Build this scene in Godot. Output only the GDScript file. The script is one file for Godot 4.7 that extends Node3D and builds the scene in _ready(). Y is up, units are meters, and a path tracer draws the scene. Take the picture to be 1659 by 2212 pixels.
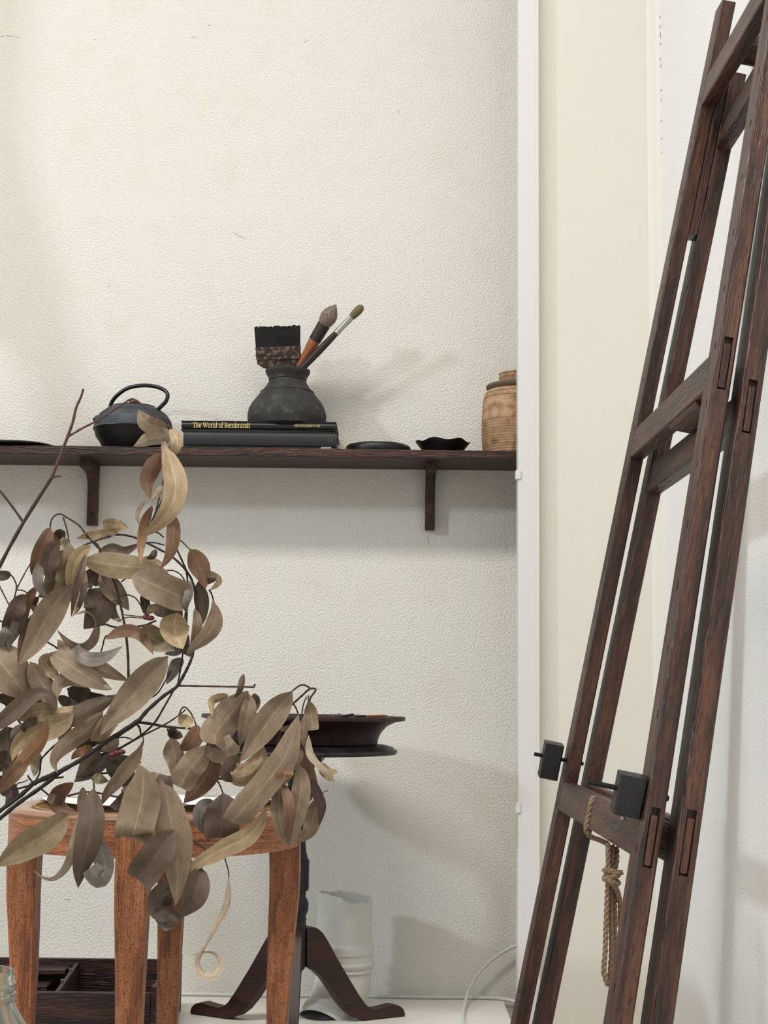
extends Node3D

# ---------------------------------------------------------------- camera numbers (photograph is 1659 x 2212)
const F := 3200.0
const CAM := Vector3(0, 0.6, 3.0)
const ROLL := 0.0115
var PITCH := atan((1500.0 - 1106.0) / F)
var cam_basis: Basis
var M := {}
var rng := RandomNumberGenerator.new()
const RIGHT := 0.53      # face of the right wall
const KEY := 23.0
const CEIL := 28.0
const PANEL_Z := 0.2     # face of the partition panel

func _ready():
	rng.seed = 7
	set_camera_and_light()
	make_materials()
	build_room()
	build_shelf()
	build_kettle()
	build_books()
	build_pot_and_brushes()
	build_dishes()
	build_jar()
	build_easel()
	build_rope()
	build_canvas_stand()
	build_tripod_table()
	build_tray()
	build_stool()
	build_box()
	build_pipe()
	build_cables()
	build_vase()
	build_branches()

# ---------------------------------------------------------------- camera, sky, lights, exposure
func set_camera_and_light():
	var c := Camera3D.new()
	c.name = "camera"
	c.fov = rad_to_deg(2.0 * atan(1106.0 / F))
	c.position = CAM
	c.rotation = Vector3(PITCH, 0, ROLL)
	c.near = 0.05
	c.far = 50.0
	add_child(c)
	c.current = true
	cam_basis = Basis.from_euler(Vector3(PITCH, 0, ROLL))
	var w := WorldEnvironment.new()
	w.name = "environment"
	var e := Environment.new()
	e.background_mode = Environment.BG_COLOR
	e.background_color = Color(0.75, 0.8, 0.88)
	e.background_energy_multiplier = 0.0
	e.tonemap_mode = Environment.TONE_MAPPER_LINEAR
	e.tonemap_exposure = 0.84
	e.sdfgi_enabled = true
	e.ssao_enabled = true
	e.ssil_enabled = true
	w.environment = e
	add_child(w)
	area("key_light", Vector3(-6.85, 3.7, 5.0), Vector3(-0.1, 0.8, 0), Vector2(0.5, 0.5), Color(0.92, 0.96, 1.0), KEY)
	area("hanging_panel_glow", Vector3(-1.5, 4.4, 3.1), Vector3(-1.5, 0, 4.3), Vector2(3.2, 0.8), Color(1.0, 0.98, 0.945), CEIL)

func area(called, at: Vector3, to: Vector3, size: Vector2, col: Color, energy: float):
	var l := AreaLight3D.new()
	l.name = called
	l.area_size = size
	l.area_normalize_energy = true
	l.light_color = col
	l.light_energy = energy
	l.area_range = 12.0
	l.area_attenuation = 2.0
	l.shadow_enabled = true
	add_child(l)
	l.look_at_from_position(at, to, Vector3.UP if absf((to - at).normalized().y) < 0.95 else Vector3.FORWARD)

# ---------------------------------------------------------------- pixel helpers: a pixel gives a direction, the plane gives the distance
func ray(px: float, py: float) -> Vector3:
	return cam_basis * Vector3((px - 829.5) / F, (1106.0 - py) / F, -1.0)
func P(px: float, py: float, z: float) -> Vector3:
	var d := ray(px, py)
	return CAM + d * ((z - CAM.z) / d.z)
func on_height(px: float, py: float, y: float) -> Vector3:
	var d := ray(px, py)
	return CAM + d * ((y - CAM.y) / d.y)
func per_px(p: Vector3) -> float:          # metres that one pixel covers at point p
	return -(cam_basis.inverse() * (p - CAM)).z / F

# ---------------------------------------------------------------- node helpers
var counts := {}
func numbered(called: String) -> String:
	counts[called] = counts.get(called, -1) + 1
	return called if counts[called] == 0 else "%s_%03d" % [called, counts[called]]
func thing(called: String, label: String, category: String, at := Vector3.ZERO, group := "") -> Node3D:
	var o := Node3D.new()
	o.name = numbered(called)
	add_child(o)
	o.position = at
	tag(o, label, category, group)
	return o
func tag(o: Node, label: String, category: String, group := ""):
	o.set_meta("label", label)
	o.set_meta("category", category)
	if group:
		o.set_meta("group", group)
func new_st() -> SurfaceTool:
	var st := SurfaceTool.new()
	st.begin(Mesh.PRIMITIVE_TRIANGLES)
	return st
func put(st: SurfaceTool, called: String, mat: Material, parent: Node = self) -> MeshInstance3D:
	var o := MeshInstance3D.new()
	o.mesh = st.commit()
	o.material_override = mat
	o.name = numbered(called) if parent == self else called
	parent.add_child(o, true)
	return o
func struct(st: SurfaceTool, called: String, mat: Material) -> MeshInstance3D:
	var o := put(st, called, mat)
	o.set_meta("kind", "structure")
	return o

# ---------------------------------------------------------------- shape helpers
func tri(st: SurfaceTool, a: Vector3, b: Vector3, c: Vector3, na: Vector3, nb: Vector3, nc: Vector3, ua: Vector2, ub: Vector2, uc: Vector2):
	if (c - a).cross(b - a).dot(na + nb + nc) < 0:
		var t := b; b = c; c = t
		t = nb; nb = nc; nc = t
		var u := ub; ub = uc; uc = u
	st.set_normal(na); st.set_uv(ua); st.add_vertex(a)
	st.set_normal(nb); st.set_uv(ub); st.add_vertex(b)
	st.set_normal(nc); st.set_uv(uc); st.add_vertex(c)
func flat_quad(st, a: Vector3, b: Vector3, c: Vector3, d: Vector3, n: Vector3, ua := Vector2(0, 0), ub := Vector2(1, 0), uc := Vector2(1, 1), ud := Vector2(0, 1)):
	tri(st, a, b, c, n, n, n, ua, ub, uc)
	tri(st, a, c, d, n, n, n, ua, uc, ud)

# a polygon (x, y) swept from 0 to length along ez; edges flat, or smooth round the polygon; uv in metres, u along the sweep
func prism(st: SurfaceTool, poly: PackedVector2Array, o: Vector3, ex: Vector3, ey: Vector3, ez: Vector3, length: float, along := true, smooth := false, skip := []):
	var n := poly.size()
	var twice := 0.0
	for i in n:
		twice += poly[i].cross(poly[(i + 1) % n])
	var s := 1.0 if twice > 0 else -1.0
	var v := rng.randf()
	var u0 := rng.randf()
	for i in n:
		if i in skip:
			v += (poly[(i + 1) % n] - poly[i]).length()
			continue
		var a := poly[i]
		var b := poly[(i + 1) % n]
		var e := (b - a)
		var n2 := Vector2(e.y, -e.x).normalized() * s
		var na := (ex * n2.x + ey * n2.y).normalized()
		var nb := na
		if smooth:
			var ep := a - poly[(i + n - 1) % n]
			var en := poly[(i + 2) % n] - b
			var n0 := Vector2(ep.y, -ep.x).normalized() * s
			var n3 := Vector2(en.y, -en.x).normalized() * s
			if n0.dot(n2) > 0.6:
				na = (ex * (n0.x + n2.x) + ey * (n0.y + n2.y)).normalized()
			if n3.dot(n2) > 0.6:
				nb = (ex * (n3.x + n2.x) + ey * (n3.y + n2.y)).normalized()
		var pa := o + ex * a.x + ey * a.y
		var pb := o + ex * b.x + ey * b.y
		var l := e.length()
		var uvs := [Vector2(u0, v), Vector2(u0, v + l), Vector2(u0 + length, v + l), Vector2(u0 + length, v)]
		if not along:
			uvs = [Vector2(v, u0), Vector2(v + l, u0), Vector2(v + l, u0 + length), Vector2(v, u0 + length)]
		tri(st, pa, pb, pb + ez * length, na, nb, nb, uvs[0], uvs[1], uvs[2])
		tri(st, pa, pb + ez * length, pa + ez * length, na, nb, na, uvs[0], uvs[2], uvs[3])
		v += l
	var idx := Geometry2D.triangulate_polygon(poly)
	for k in range(0, idx.size(), 3):
		for side in 2:
			var off := ez * (length * side)
			var nn := ez * (1.0 if side == 1 else -1.0)
			var p := [poly[idx[k]], poly[idx[k + 1]], poly[idx[k + 2]]]
			tri(st, o + ex * p[0].x + ey * p[0].y + off, o + ex * p[1].x + ey * p[1].y + off, o + ex * p[2].x + ey * p[2].y + off, nn, nn, nn, p[0], p[1], p[2])

func rect(w: float, h: float, c: float) -> PackedVector2Array:     # chamfered rectangle about the origin
	var x := w / 2; var y := h / 2
	if c <= 0:
		return PackedVector2Array([Vector2(-x, -y), Vector2(x, -y), Vector2(x, y), Vector2(-x, y)])
	return PackedVector2Array([Vector2(-x + c, -y), Vector2(x - c, -y), Vector2(x, -y + c), Vector2(x, y - c), Vector2(x - c, y), Vector2(-x + c, y), Vector2(-x, y - c), Vector2(-x, -y + c)])

# a beam from a to b; w across the side vector, t across the third axis
func beam(st: SurfaceTool, a: Vector3, b: Vector3, side: Vector3, w: float, t: float, c := 0.0015):
	var ez := (b - a).normalized()
	var ex := (side - ez * side.dot(ez)).normalized()
	var ey := ez.cross(ex)
	prism(st, rect(w, t, c), a, ex, ey, ez, (b - a).length())

# a flat face with real sunk holes: o is a corner, u runs along, w across, n out of the face; holes are [from, to, across from, across to, depth], sorted along
func pitted_face(st: SurfaceTool, o: Vector3, u: Vector3, w: Vector3, n: Vector3, length: float, width: float, holes: Array):
	var v0 := rng.randf()
	var Q := func(a: float, b: float, c: float, d: float):
		flat_quad(st, o + u * a + w * c, o + u * b + w * c, o + u * b + w * d, o + u * a + w * d, n, Vector2(a, v0 + c), Vector2(b, v0 + c), Vector2(b, v0 + d), Vector2(a, v0 + d))
	var at := 0.0
	for h in holes:
		Q.call(at, h[0], 0.0, width)
		Q.call(h[0], h[1], 0.0, h[2])
		Q.call(h[0], h[1], h[3], width)
		var c := [o + u * h[0] + w * h[2], o + u * h[1] + w * h[2], o + u * h[1] + w * h[3], o + u * h[0] + w * h[3]]
		var mid: Vector3 = (c[0] + c[2]) / 2
		for k in 4:
			var p: Vector3 = c[k]
			var q: Vector3 = c[(k + 1) % 4]
			var inward := (mid - (p + q) / 2).normalized()
			flat_quad(st, p, q, q - n * h[4], p - n * h[4], inward, Vector2(0, 0), Vector2(0.01, 0), Vector2(0.01, 0.01), Vector2(0, 0.01))
		flat_quad(st, c[0] - n * h[4], c[1] - n * h[4], c[2] - n * h[4], c[3] - n * h[4], n, Vector2(h[0], v0), Vector2(h[1], v0), Vector2(h[1], v0 + 0.01), Vector2(h[0], v0 + 0.01))
		at = h[1]
	Q.call(at, length, 0.0, width)

func box(st: SurfaceTool, lo: Vector3, hi: Vector3, c := 0.0):
	var d := hi - lo
	var m := (lo + hi) / 2
	if d.x >= d.y and d.x >= d.z:
		prism(st, rect(d.y, d.z, c), Vector3(lo.x, m.y, m.z), Vector3.UP, Vector3.BACK, Vector3.RIGHT, d.x)
	elif d.y >= d.z:
		prism(st, rect(d.z, d.x, c), Vector3(m.x, lo.y, m.z), Vector3.BACK, Vector3.RIGHT, Vector3.UP, d.y)
	else:
		prism(st, rect(d.x, d.y, c), Vector3(m.x, m.y, lo.z), Vector3.RIGHT, Vector3.UP, Vector3.BACK, d.z)

# profile of (radius, height); closed where the radius reaches zero; wobble(angle, height) scales the radius
func lathe(st: SurfaceTool, prof: Array, seg := 48, at := Vector3.ZERO, wobble = null, sharp := 0.75):
	var n := prof.size()
	var v := 0.0
	for i in n - 1:
		var a: Vector2 = prof[i]
		var b: Vector2 = prof[i + 1]
		var e := b - a
		if e.length() < 1e-6:
			continue
		var nm := Vector2(e.y, -e.x).normalized()
		var n0 := nm
		var n1 := nm
		if i > 0:
			var ep: Vector2 = a - prof[i - 1]
			var m0 := Vector2(ep.y, -ep.x).normalized()
			if m0.dot(nm) > sharp:
				n0 = (m0 + nm).normalized()
		if i < n - 2:
			var en: Vector2 = prof[i + 2] - b
			var m1 := Vector2(en.y, -en.x).normalized()
			if m1.dot(nm) > sharp:
				n1 = (m1 + nm).normalized()
		var v1 := v + e.length()
		for k in seg:
			var t0 := TAU * k / seg
			var t1 := TAU * (k + 1) / seg
			var ra0 := a.x; var ra1 := a.x; var rb0 := b.x; var rb1 := b.x
			if wobble != null:
				ra0 *= wobble.call(t0, a.y); ra1 *= wobble.call(TAU * ((k + 1) % seg) / seg, a.y)
				rb0 *= wobble.call(t0, b.y); rb1 *= wobble.call(TAU * ((k + 1) % seg) / seg, b.y)
			var c0 := Vector3(cos(t0), 0, sin(t0))
			var c1 := Vector3(cos(t1), 0, sin(t1))
			var pa0 := at + c0 * ra0 + Vector3(0, a.y, 0)
			var pa1 := at + c1 * ra1 + Vector3(0, a.y, 0)
			var pb0 := at + c0 * rb0 + Vector3(0, b.y, 0)
			var pb1 := at + c1 * rb1 + Vector3(0, b.y, 0)
			var na0 := c0 * n0.x + Vector3(0, n0.y, 0)
			var na1 := c1 * n0.x + Vector3(0, n0.y, 0)
			var nb0 := c0 * n1.x + Vector3(0, n1.y, 0)
			var nb1 := c1 * n1.x + Vector3(0, n1.y, 0)
			var q := maxf(0.01, maxf(a.x, b.x)) * TAU / seg
			if a.x > 1e-5:
				tri(st, pa0, pa1, pb1, na0, na1, nb1, Vector2(v, k * q), Vector2(v, (k + 1) * q), Vector2(v1, (k + 1) * q))
			if b.x > 1e-5:
				tri(st, pa0, pb1, pb0, na0, nb1, nb0, Vector2(v, k * q), Vector2(v1, (k + 1) * q), Vector2(v1, k * q))
		v = v1

func tube(st: SurfaceTool, pts: Array, radii: Array, seg := 8, caps := true):
	var n := pts.size()
	var frames := []
	var side := Vector3.ZERO
	for i in n:
		var t: Vector3 = (pts[mini(i + 1, n - 1)] - pts[maxi(i - 1, 0)]).normalized()
		if i == 0:
			side = t.cross(Vector3.UP if absf(t.y) < 0.9 else Vector3.RIGHT).normalized()
		else:
			side = (side - t * side.dot(t)).normalized()
		frames.append([side, t.cross(side)])
	var u := 0.0
	for i in n - 1:
		var u1: float = u + (pts[i + 1] - pts[i]).length()
		var r0: float = radii[mini(i, radii.size() - 1)]
		var r1: float = radii[mini(i + 1, radii.size() - 1)]
		for k in seg:
			var t0 := TAU * k / seg
			var t1 := TAU * (k + 1) / seg
			var a0: Vector3 = frames[i][0] * cos(t0) + frames[i][1] * sin(t0)
			var a1: Vector3 = frames[i][0] * cos(t1) + frames[i][1] * sin(t1)
			var b0: Vector3 = frames[i + 1][0] * cos(t0) + frames[i + 1][1] * sin(t0)
			var b1: Vector3 = frames[i + 1][0] * cos(t1) + frames[i + 1][1] * sin(t1)
			var q := r0 * TAU / seg
			tri(st, pts[i] + a0 * r0, pts[i] + a1 * r0, pts[i + 1] + b1 * r1, a0, a1, b1, Vector2(u, k * q), Vector2(u, (k + 1) * q), Vector2(u1, (k + 1) * q))
			tri(st, pts[i] + a0 * r0, pts[i + 1] + b1 * r1, pts[i + 1] + b0 * r1, a0, b1, b0, Vector2(u, k * q), Vector2(u1, (k + 1) * q), Vector2(u1, k * q))
		u = u1
	if caps:
		for e in [0, n - 1]:
			var t: Vector3 = (pts[1] - pts[0]).normalized() * -1.0 if e == 0 else (pts[n - 1] - pts[n - 2]).normalized()
			var r: float = radii[mini(e, radii.size() - 1)]
			for k in seg:
				var t0 := TAU * k / seg
				var t1 := TAU * (k + 1) / seg
				tri(st, pts[e], pts[e] + (frames[e][0] * cos(t0) + frames[e][1] * sin(t0)) * r, pts[e] + (frames[e][0] * cos(t1) + frames[e][1] * sin(t1)) * r, t, t, t, Vector2.ZERO, Vector2(r, 0), Vector2(0, r))

func spline(pts: Array, per: int) -> Array:      # Catmull-Rom through Vector3 or Vector4 points
	var out := []
	var n := pts.size()
	for i in n - 1:
		var a = pts[maxi(i - 1, 0)]
		var b = pts[i]
		var c = pts[i + 1]
		var d = pts[mini(i + 2, n - 1)]
		for k in per:
			var t := float(k) / per
			out.append((b * 2.0 + (c - a) * t + (a * 2.0 - b * 5.0 + c * 4.0 - d) * t * t + (b * 3.0 - a - c * 3.0 + d) * t * t * t) * 0.5)
	out.append(pts[n - 1])
	return out

func ball(st: SurfaceTool, at: Vector3, r: Vector3, seg := 10):
	var prof := []
	for i in seg / 2 + 1:
		var t := PI * i / (seg / 2)
		prof.append(Vector2(sin(t), -cos(t)))
	for i in prof.size() - 1:
		for k in seg:
			var f := func(p: Vector2, ang: float) -> Vector3: return Vector3(p.x * cos(ang), p.y, p.x * sin(ang))
			var a: Vector3 = f.call(prof[i], TAU * k / seg)
			var b: Vector3 = f.call(prof[i], TAU * (k + 1) / seg)
			var c: Vector3 = f.call(prof[i + 1], TAU * (k + 1) / seg)
			var d: Vector3 = f.call(prof[i + 1], TAU * k / seg)
			if i > 0:
				tri(st, at + a * r, at + b * r, at + c * r, (a / r).normalized(), (b / r).normalized(), (c / r).normalized(), Vector2.ZERO, Vector2.ZERO, Vector2.ZERO)
			if i < prof.size() - 2:
				tri(st, at + a * r, at + c * r, at + d * r, (a / r).normalized(), (c / r).normalized(), (d / r).normalized(), Vector2.ZERO, Vector2.ZERO, Vector2.ZERO)

# ---------------------------------------------------------------- materials
func noise(sd: int, freq: float, oct := 4) -> FastNoiseLite:
	var f := FastNoiseLite.new()
	f.seed = sd
	f.noise_type = FastNoiseLite.TYPE_SIMPLEX
	f.frequency = freq
	f.fractal_octaves = oct
	return f

# wood seen along the grain: one metre by a quarter metre, seamless along the length
func wood_texture(sd: int, dark: Color, mid: Color, light: Color, pores: float, pf: float) -> Array:
	var w := 1024
	var h := 256
	var im := Image.create(w, h, false, Image.FORMAT_RGB8)
	var hm := Image.create(w, h, false, Image.FORMAT_RGB8)
	var n1 := noise(sd, 1.0, 4)
	var n2 := noise(sd + 1, 1.0, 2)
	var n3 := noise(sd + 2, 1.0, 3)
	for x in w:
		var t := TAU * x / w
		var cx := cos(t)
		var sx := sin(t)
		for y in h:
			var broad := n1.get_noise_3d(cx * 0.5, sx * 0.5, y * 0.035)
			var fibre := n2.get_noise_3d(cx * 3.0, sx * 3.0, y * 0.42 + broad * 0.6)
			var pore := n3.get_noise_3d(cx * pf, sx * pf, y * 0.6)
			var g := clampf(0.5 + broad * 0.75 + fibre * 0.45, 0.0, 1.0)
			var c := dark.lerp(mid, g * 2.0) if g < 0.5 else mid.lerp(light, g * 2.0 - 1.0)
			var dip := clampf((pore - 0.28) * 4.0, 0.0, 1.0) * pores
			c = c.lerp(dark * 0.5, dip)
			im.set_pixel(x, y, c)
			var hh := clampf(0.55 + fibre * 0.4 - dip * 0.35, 0.0, 1.0)
			hm.set_pixel(x, y, Color(hh, hh, hh))
	hm.bump_map_to_normal_map(3.0)
	return [ImageTexture.create_from_image(im), ImageTexture.create_from_image(hm)]

func wood(sd: int, dark: Color, mid: Color, light: Color, rough: float, pores := 0.6, nscale := 0.6, pf := 7.0) -> StandardMaterial3D:
	var t := wood_texture(sd, dark, mid, light, pores, pf)
	var m := StandardMaterial3D.new()
	m.albedo_texture = t[0]
	m.normal_enabled = true
	m.normal_texture = t[1]
	m.normal_scale = nscale
	m.uv1_scale = Vector3(1, 4, 1)
	m.roughness = rough
	return m

func plain(c: Color, rough := 0.6, metal := 0.0) -> StandardMaterial3D:
	var m := StandardMaterial3D.new()
	m.albedo_color = c
	m.roughness = rough
	m.metallic = metal
	return m

# mottled colour by triplanar noise: stops are [offset, colour]
func mottled(sd: int, freq: float, stops: Array, scale: float, rough: float, bump := 0.0, world := true, oct := 5) -> StandardMaterial3D:
	var m := StandardMaterial3D.new()
	var t := NoiseTexture2D.new()
	t.width = 512
	t.height = 512
	t.seamless = true
	t.noise = noise(sd, freq, oct)
	var g := Gradient.new()
	g.offsets = PackedFloat32Array(stops.map(func(s): return s[0]))
	g.colors = PackedColorArray(stops.map(func(s): return s[1]))
	t.color_ramp = g
	m.albedo_texture = t
	m.roughness = rough
	m.uv1_triplanar = true
	m.uv1_world_triplanar = world
	m.uv1_scale = Vector3.ONE * scale
	if bump > 0:
		var b := NoiseTexture2D.new()
		b.width = 512
		b.height = 512
		b.seamless = true
		b.as_normal_map = true
		b.bump_strength = bump
		b.noise = noise(sd + 50, freq * 2.5, 4)
		m.normal_enabled = true
		m.normal_texture = b
		m.normal_scale = 1.0
	return m

func plaster(col: Color, col2: Color, sd: int, strength: float, grain: float) -> StandardMaterial3D:
	var m := mottled(sd, 0.012, [[0.0, col2], [0.45, col], [1.0, col]], 0.9, 0.85)
	var b := NoiseTexture2D.new()
	b.width = 1024
	b.height = 1024
	b.seamless = true
	b.as_normal_map = true
	b.bump_strength = strength
	b.noise = noise(sd + 9, grain, 5)
	m.normal_enabled = true
	m.normal_texture = b
	m.normal_scale = 1.0
	return m

func leaf_texture() -> ImageTexture:
	var w := 128
	var h := 256
	var im := Image.create(w, h, false, Image.FORMAT_RGB8)
	var n1 := noise(91, 0.02, 4)
	var n2 := noise(92, 0.11, 3)
	for x in w:
		for y in h:
			var u := float(x) / w - 0.5
			var v := float(y) / h
			var g := 0.80 + n1.get_noise_2d(x, y) * 0.08 + n2.get_noise_2d(x, y) * 0.05
			var side := fposmod(v * 16.0 - absf(u) * 9.0, 1.0)
			if side < 0.09:
				g += 0.045
			if absf(absf(u) - 0.44) < 0.012:
				g += 0.05
			if absf(u) < 0.018:
				g += 0.16
			im.set_pixel(x, y, Color(g, g * 0.985, g * 0.965))
	return ImageTexture.create_from_image(im)

func make_materials():
	M.wall = plaster(Color(0.89, 0.882, 0.855), Color(0.875, 0.864, 0.832), 11, 1.1, 0.16)
	M.wall_white = plaster(Color(0.945, 0.945, 0.945), Color(0.935, 0.935, 0.93), 21, 0.7, 0.2)
	M.panel = plaster(Color(0.885, 0.87, 0.835), Color(0.88, 0.862, 0.824), 31, 0.25, 0.08)
	M.floor = mottled(41, 0.012, [[0.0, Color(0.60, 0.58, 0.55)], [0.5, Color(0.68, 0.66, 0.63)], [1.0, Color(0.72, 0.70, 0.67)]], 0.8, 0.5, 1.0)
	M.white_paint = plain(Color(0.87, 0.87, 0.875), 0.45)
	M.trim_cream = plain(Color(0.885, 0.875, 0.85), 0.5)
	M.chip = plain(Color(0.56, 0.53, 0.49), 0.9)
	M.wall_grey = plain(Color(0.60, 0.59, 0.575), 0.9)
	M.ceiling = plain(Color(0.80, 0.79, 0.77), 0.9)
	M.shelf_wood = wood(1, Color(0.10, 0.05, 0.04), Color(0.21, 0.105, 0.075), Color(0.34, 0.18, 0.12), 0.5, 0.7, 0.8)
	M.easel = wood(2, Color(0.115, 0.062, 0.046), Color(0.25, 0.148, 0.107), Color(0.37, 0.24, 0.175), 0.45, 0.55, 0.6)
	M.stool = wood(4, Color(0.42, 0.24, 0.145), Color(0.61, 0.375, 0.235), Color(0.69, 0.46, 0.315), 0.42, 0.8, 0.3, 34.0)
	M.mahogany = wood(5, Color(0.05, 0.02, 0.02), Color(0.15, 0.06, 0.045), Color(0.24, 0.10, 0.075), 0.5, 0.3, 0.1)
	M.ebony = wood(6, Color(0.03, 0.025, 0.025), Color(0.085, 0.07, 0.065), Color(0.15, 0.125, 0.11), 0.45, 0.4, 0.25)
	M.box_wood = wood(7, Color(0.08, 0.035, 0.03), Color(0.19, 0.09, 0.075), Color(0.29, 0.155, 0.13), 0.5, 0.5, 0.6)
	M.jar_wood = mottled(61, 0.01, [[0.0, Color(0.36, 0.27, 0.19)], [0.35, Color(0.60, 0.47, 0.345)], [0.6, Color(0.70, 0.575, 0.44)], [1.0, Color(0.76, 0.64, 0.51)]], 7.0, 0.7, 1.5, false)
	M.jar_dark = plain(Color(0.40, 0.33, 0.26), 0.75)
	M.iron = plain(Color(0.27, 0.285, 0.315), 0.38, 0.45)  # bluish sheen of the upper shell is put into this lighter colour
	M.iron_black = plain(Color(0.045, 0.045, 0.05), 0.45, 0.3)
	M.handle_black = plain(Color(0.045, 0.05, 0.045), 0.28, 0.2)
	M.bronze = plain(Color(0.36, 0.27, 0.22), 0.4, 0.5)
	M.clay = mottled(71, 0.009, [[0.0, Color(0.10, 0.098, 0.096)], [0.5, Color(0.185, 0.182, 0.178)], [0.75, Color(0.225, 0.218, 0.208)], [0.88, Color(0.34, 0.305, 0.265)], [1.0, Color(0.42, 0.375, 0.32)]], 6.0, 0.75, 2.0, false)
	M.black_lacquer = mottled(75, 0.05, [[0.0, Color(0.022, 0.022, 0.022)], [0.80, Color(0.03, 0.03, 0.03)], [0.9, Color(0.5, 0.5, 0.48)], [1.0, Color(0.62, 0.62, 0.6)]], 5.0, 0.4, 1.0, false)
	M.black_bowl = plain(Color(0.03, 0.03, 0.03), 0.45)
	M.book_black = plain(Color(0.035, 0.035, 0.042), 0.4)
	M.book_slate = plain(Color(0.10, 0.112, 0.13), 0.5)
	M.page = plain(Color(0.8, 0.76, 0.66), 0.9)
	M.gold = plain(Color(0.93, 0.84, 0.55), 0.4, 0.25)
	M.grey_print = plain(Color(0.30, 0.31, 0.33), 0.6)
	M.silver = plain(Color(0.72, 0.72, 0.72), 0.28, 0.9)
	M.bristle = plain(Color(0.025, 0.024, 0.026), 0.6)
	M.badger = mottled(81, 0.03, [[0.0, Color(0.22, 0.18, 0.14)], [0.45, Color(0.46, 0.41, 0.35)], [1.0, Color(0.66, 0.62, 0.55)]], 12.0, 0.8, 0.0, false)
	M.olive_hair = plain(Color(0.42, 0.375, 0.25), 0.7)
	M.ferrule_rust = mottled(83, 0.02, [[0.0, Color(0.12, 0.09, 0.075)], [0.45, Color(0.22, 0.16, 0.13)], [0.58, Color(0.34, 0.22, 0.16)], [0.72, Color(0.40, 0.36, 0.33)], [1.0, Color(0.55, 0.53, 0.50)]], 6.0, 0.55, 1.2, false)
	M.thread = mottled(85, 0.03, [[0.0, Color(0.10, 0.06, 0.05)], [0.7, Color(0.20, 0.13, 0.115)], [1.0, Color(0.36, 0.28, 0.26)]], 12.0, 0.35, 2.0, false)
	M.bamboo = plain(Color(0.60, 0.36, 0.225), 0.45)
	M.dark_handle = plain(Color(0.19, 0.13, 0.11), 0.35)
	M.clamp = mottled(87, 0.02, [[0.0, Color(0.055, 0.055, 0.06)], [0.6, Color(0.095, 0.095, 0.10)], [1.0, Color(0.15, 0.15, 0.155)]], 10.0, 0.5, 1.5, false)
	M.bolt = plain(Color(0.16, 0.16, 0.165), 0.35, 0.8)
	M.rope = mottled(89, 0.03, [[0.0, Color(0.34, 0.265, 0.20)], [0.5, Color(0.53, 0.44, 0.355)], [1.0, Color(0.68, 0.59, 0.49)]], 20.0, 0.9, 3.0, false)
	M.cane = mottled(93, 0.03, [[0.0, Color(0.32, 0.21, 0.12)], [0.5, Color(0.62, 0.47, 0.30)], [1.0, Color(0.76, 0.62, 0.42)]], 12.0, 0.5, 0.0, false)
	M.rim = plain(Color(0.62, 0.46, 0.38), 0.2)
	M.paper = plain(Color(0.91, 0.92, 0.93), 0.7)
	M.pvc = mottled(95, 0.008, [[0.0, Color(0.80, 0.80, 0.81)], [0.5, Color(0.84, 0.835, 0.80)], [1.0, Color(0.86, 0.855, 0.82)]], 3.0, 0.42, 1.5, true)
	M.rubber = plain(Color(0.04, 0.04, 0.04), 0.5)
	M.cord = plain(Color(0.80, 0.82, 0.80), 0.5)
	M.ochre = plain(Color(0.58, 0.36, 0.18), 0.5)
	M.graphite = plain(Color(0.13, 0.13, 0.14), 0.45)
	var glass := plain(Color(0.95, 0.985, 0.96, 0.06), 0.05)
	glass.transparency = BaseMaterial3D.TRANSPARENCY_ALPHA
	glass.refraction_enabled = true
	glass.refraction_scale = 0.05
	M.glass = glass
	M.stem = plain(Color(0.19, 0.135, 0.115), 0.7)
	M.stem_red = plain(Color(0.30, 0.19, 0.165), 0.65)
	M.stem_dark = plain(Color(0.105, 0.085, 0.075), 0.7)
	M.red_bud = plain(Color(0.34, 0.13, 0.115), 0.55)
	var lt := leaf_texture()
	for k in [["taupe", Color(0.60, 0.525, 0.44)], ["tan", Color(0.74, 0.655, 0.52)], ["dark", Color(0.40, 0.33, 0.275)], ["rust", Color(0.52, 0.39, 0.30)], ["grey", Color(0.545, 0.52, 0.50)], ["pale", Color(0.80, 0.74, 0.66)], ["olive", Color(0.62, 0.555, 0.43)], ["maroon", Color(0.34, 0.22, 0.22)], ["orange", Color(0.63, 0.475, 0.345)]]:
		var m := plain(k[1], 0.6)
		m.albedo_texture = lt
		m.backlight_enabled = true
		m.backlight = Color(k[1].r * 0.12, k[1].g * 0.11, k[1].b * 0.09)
		M["leaf_" + k[0]] = m

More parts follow.
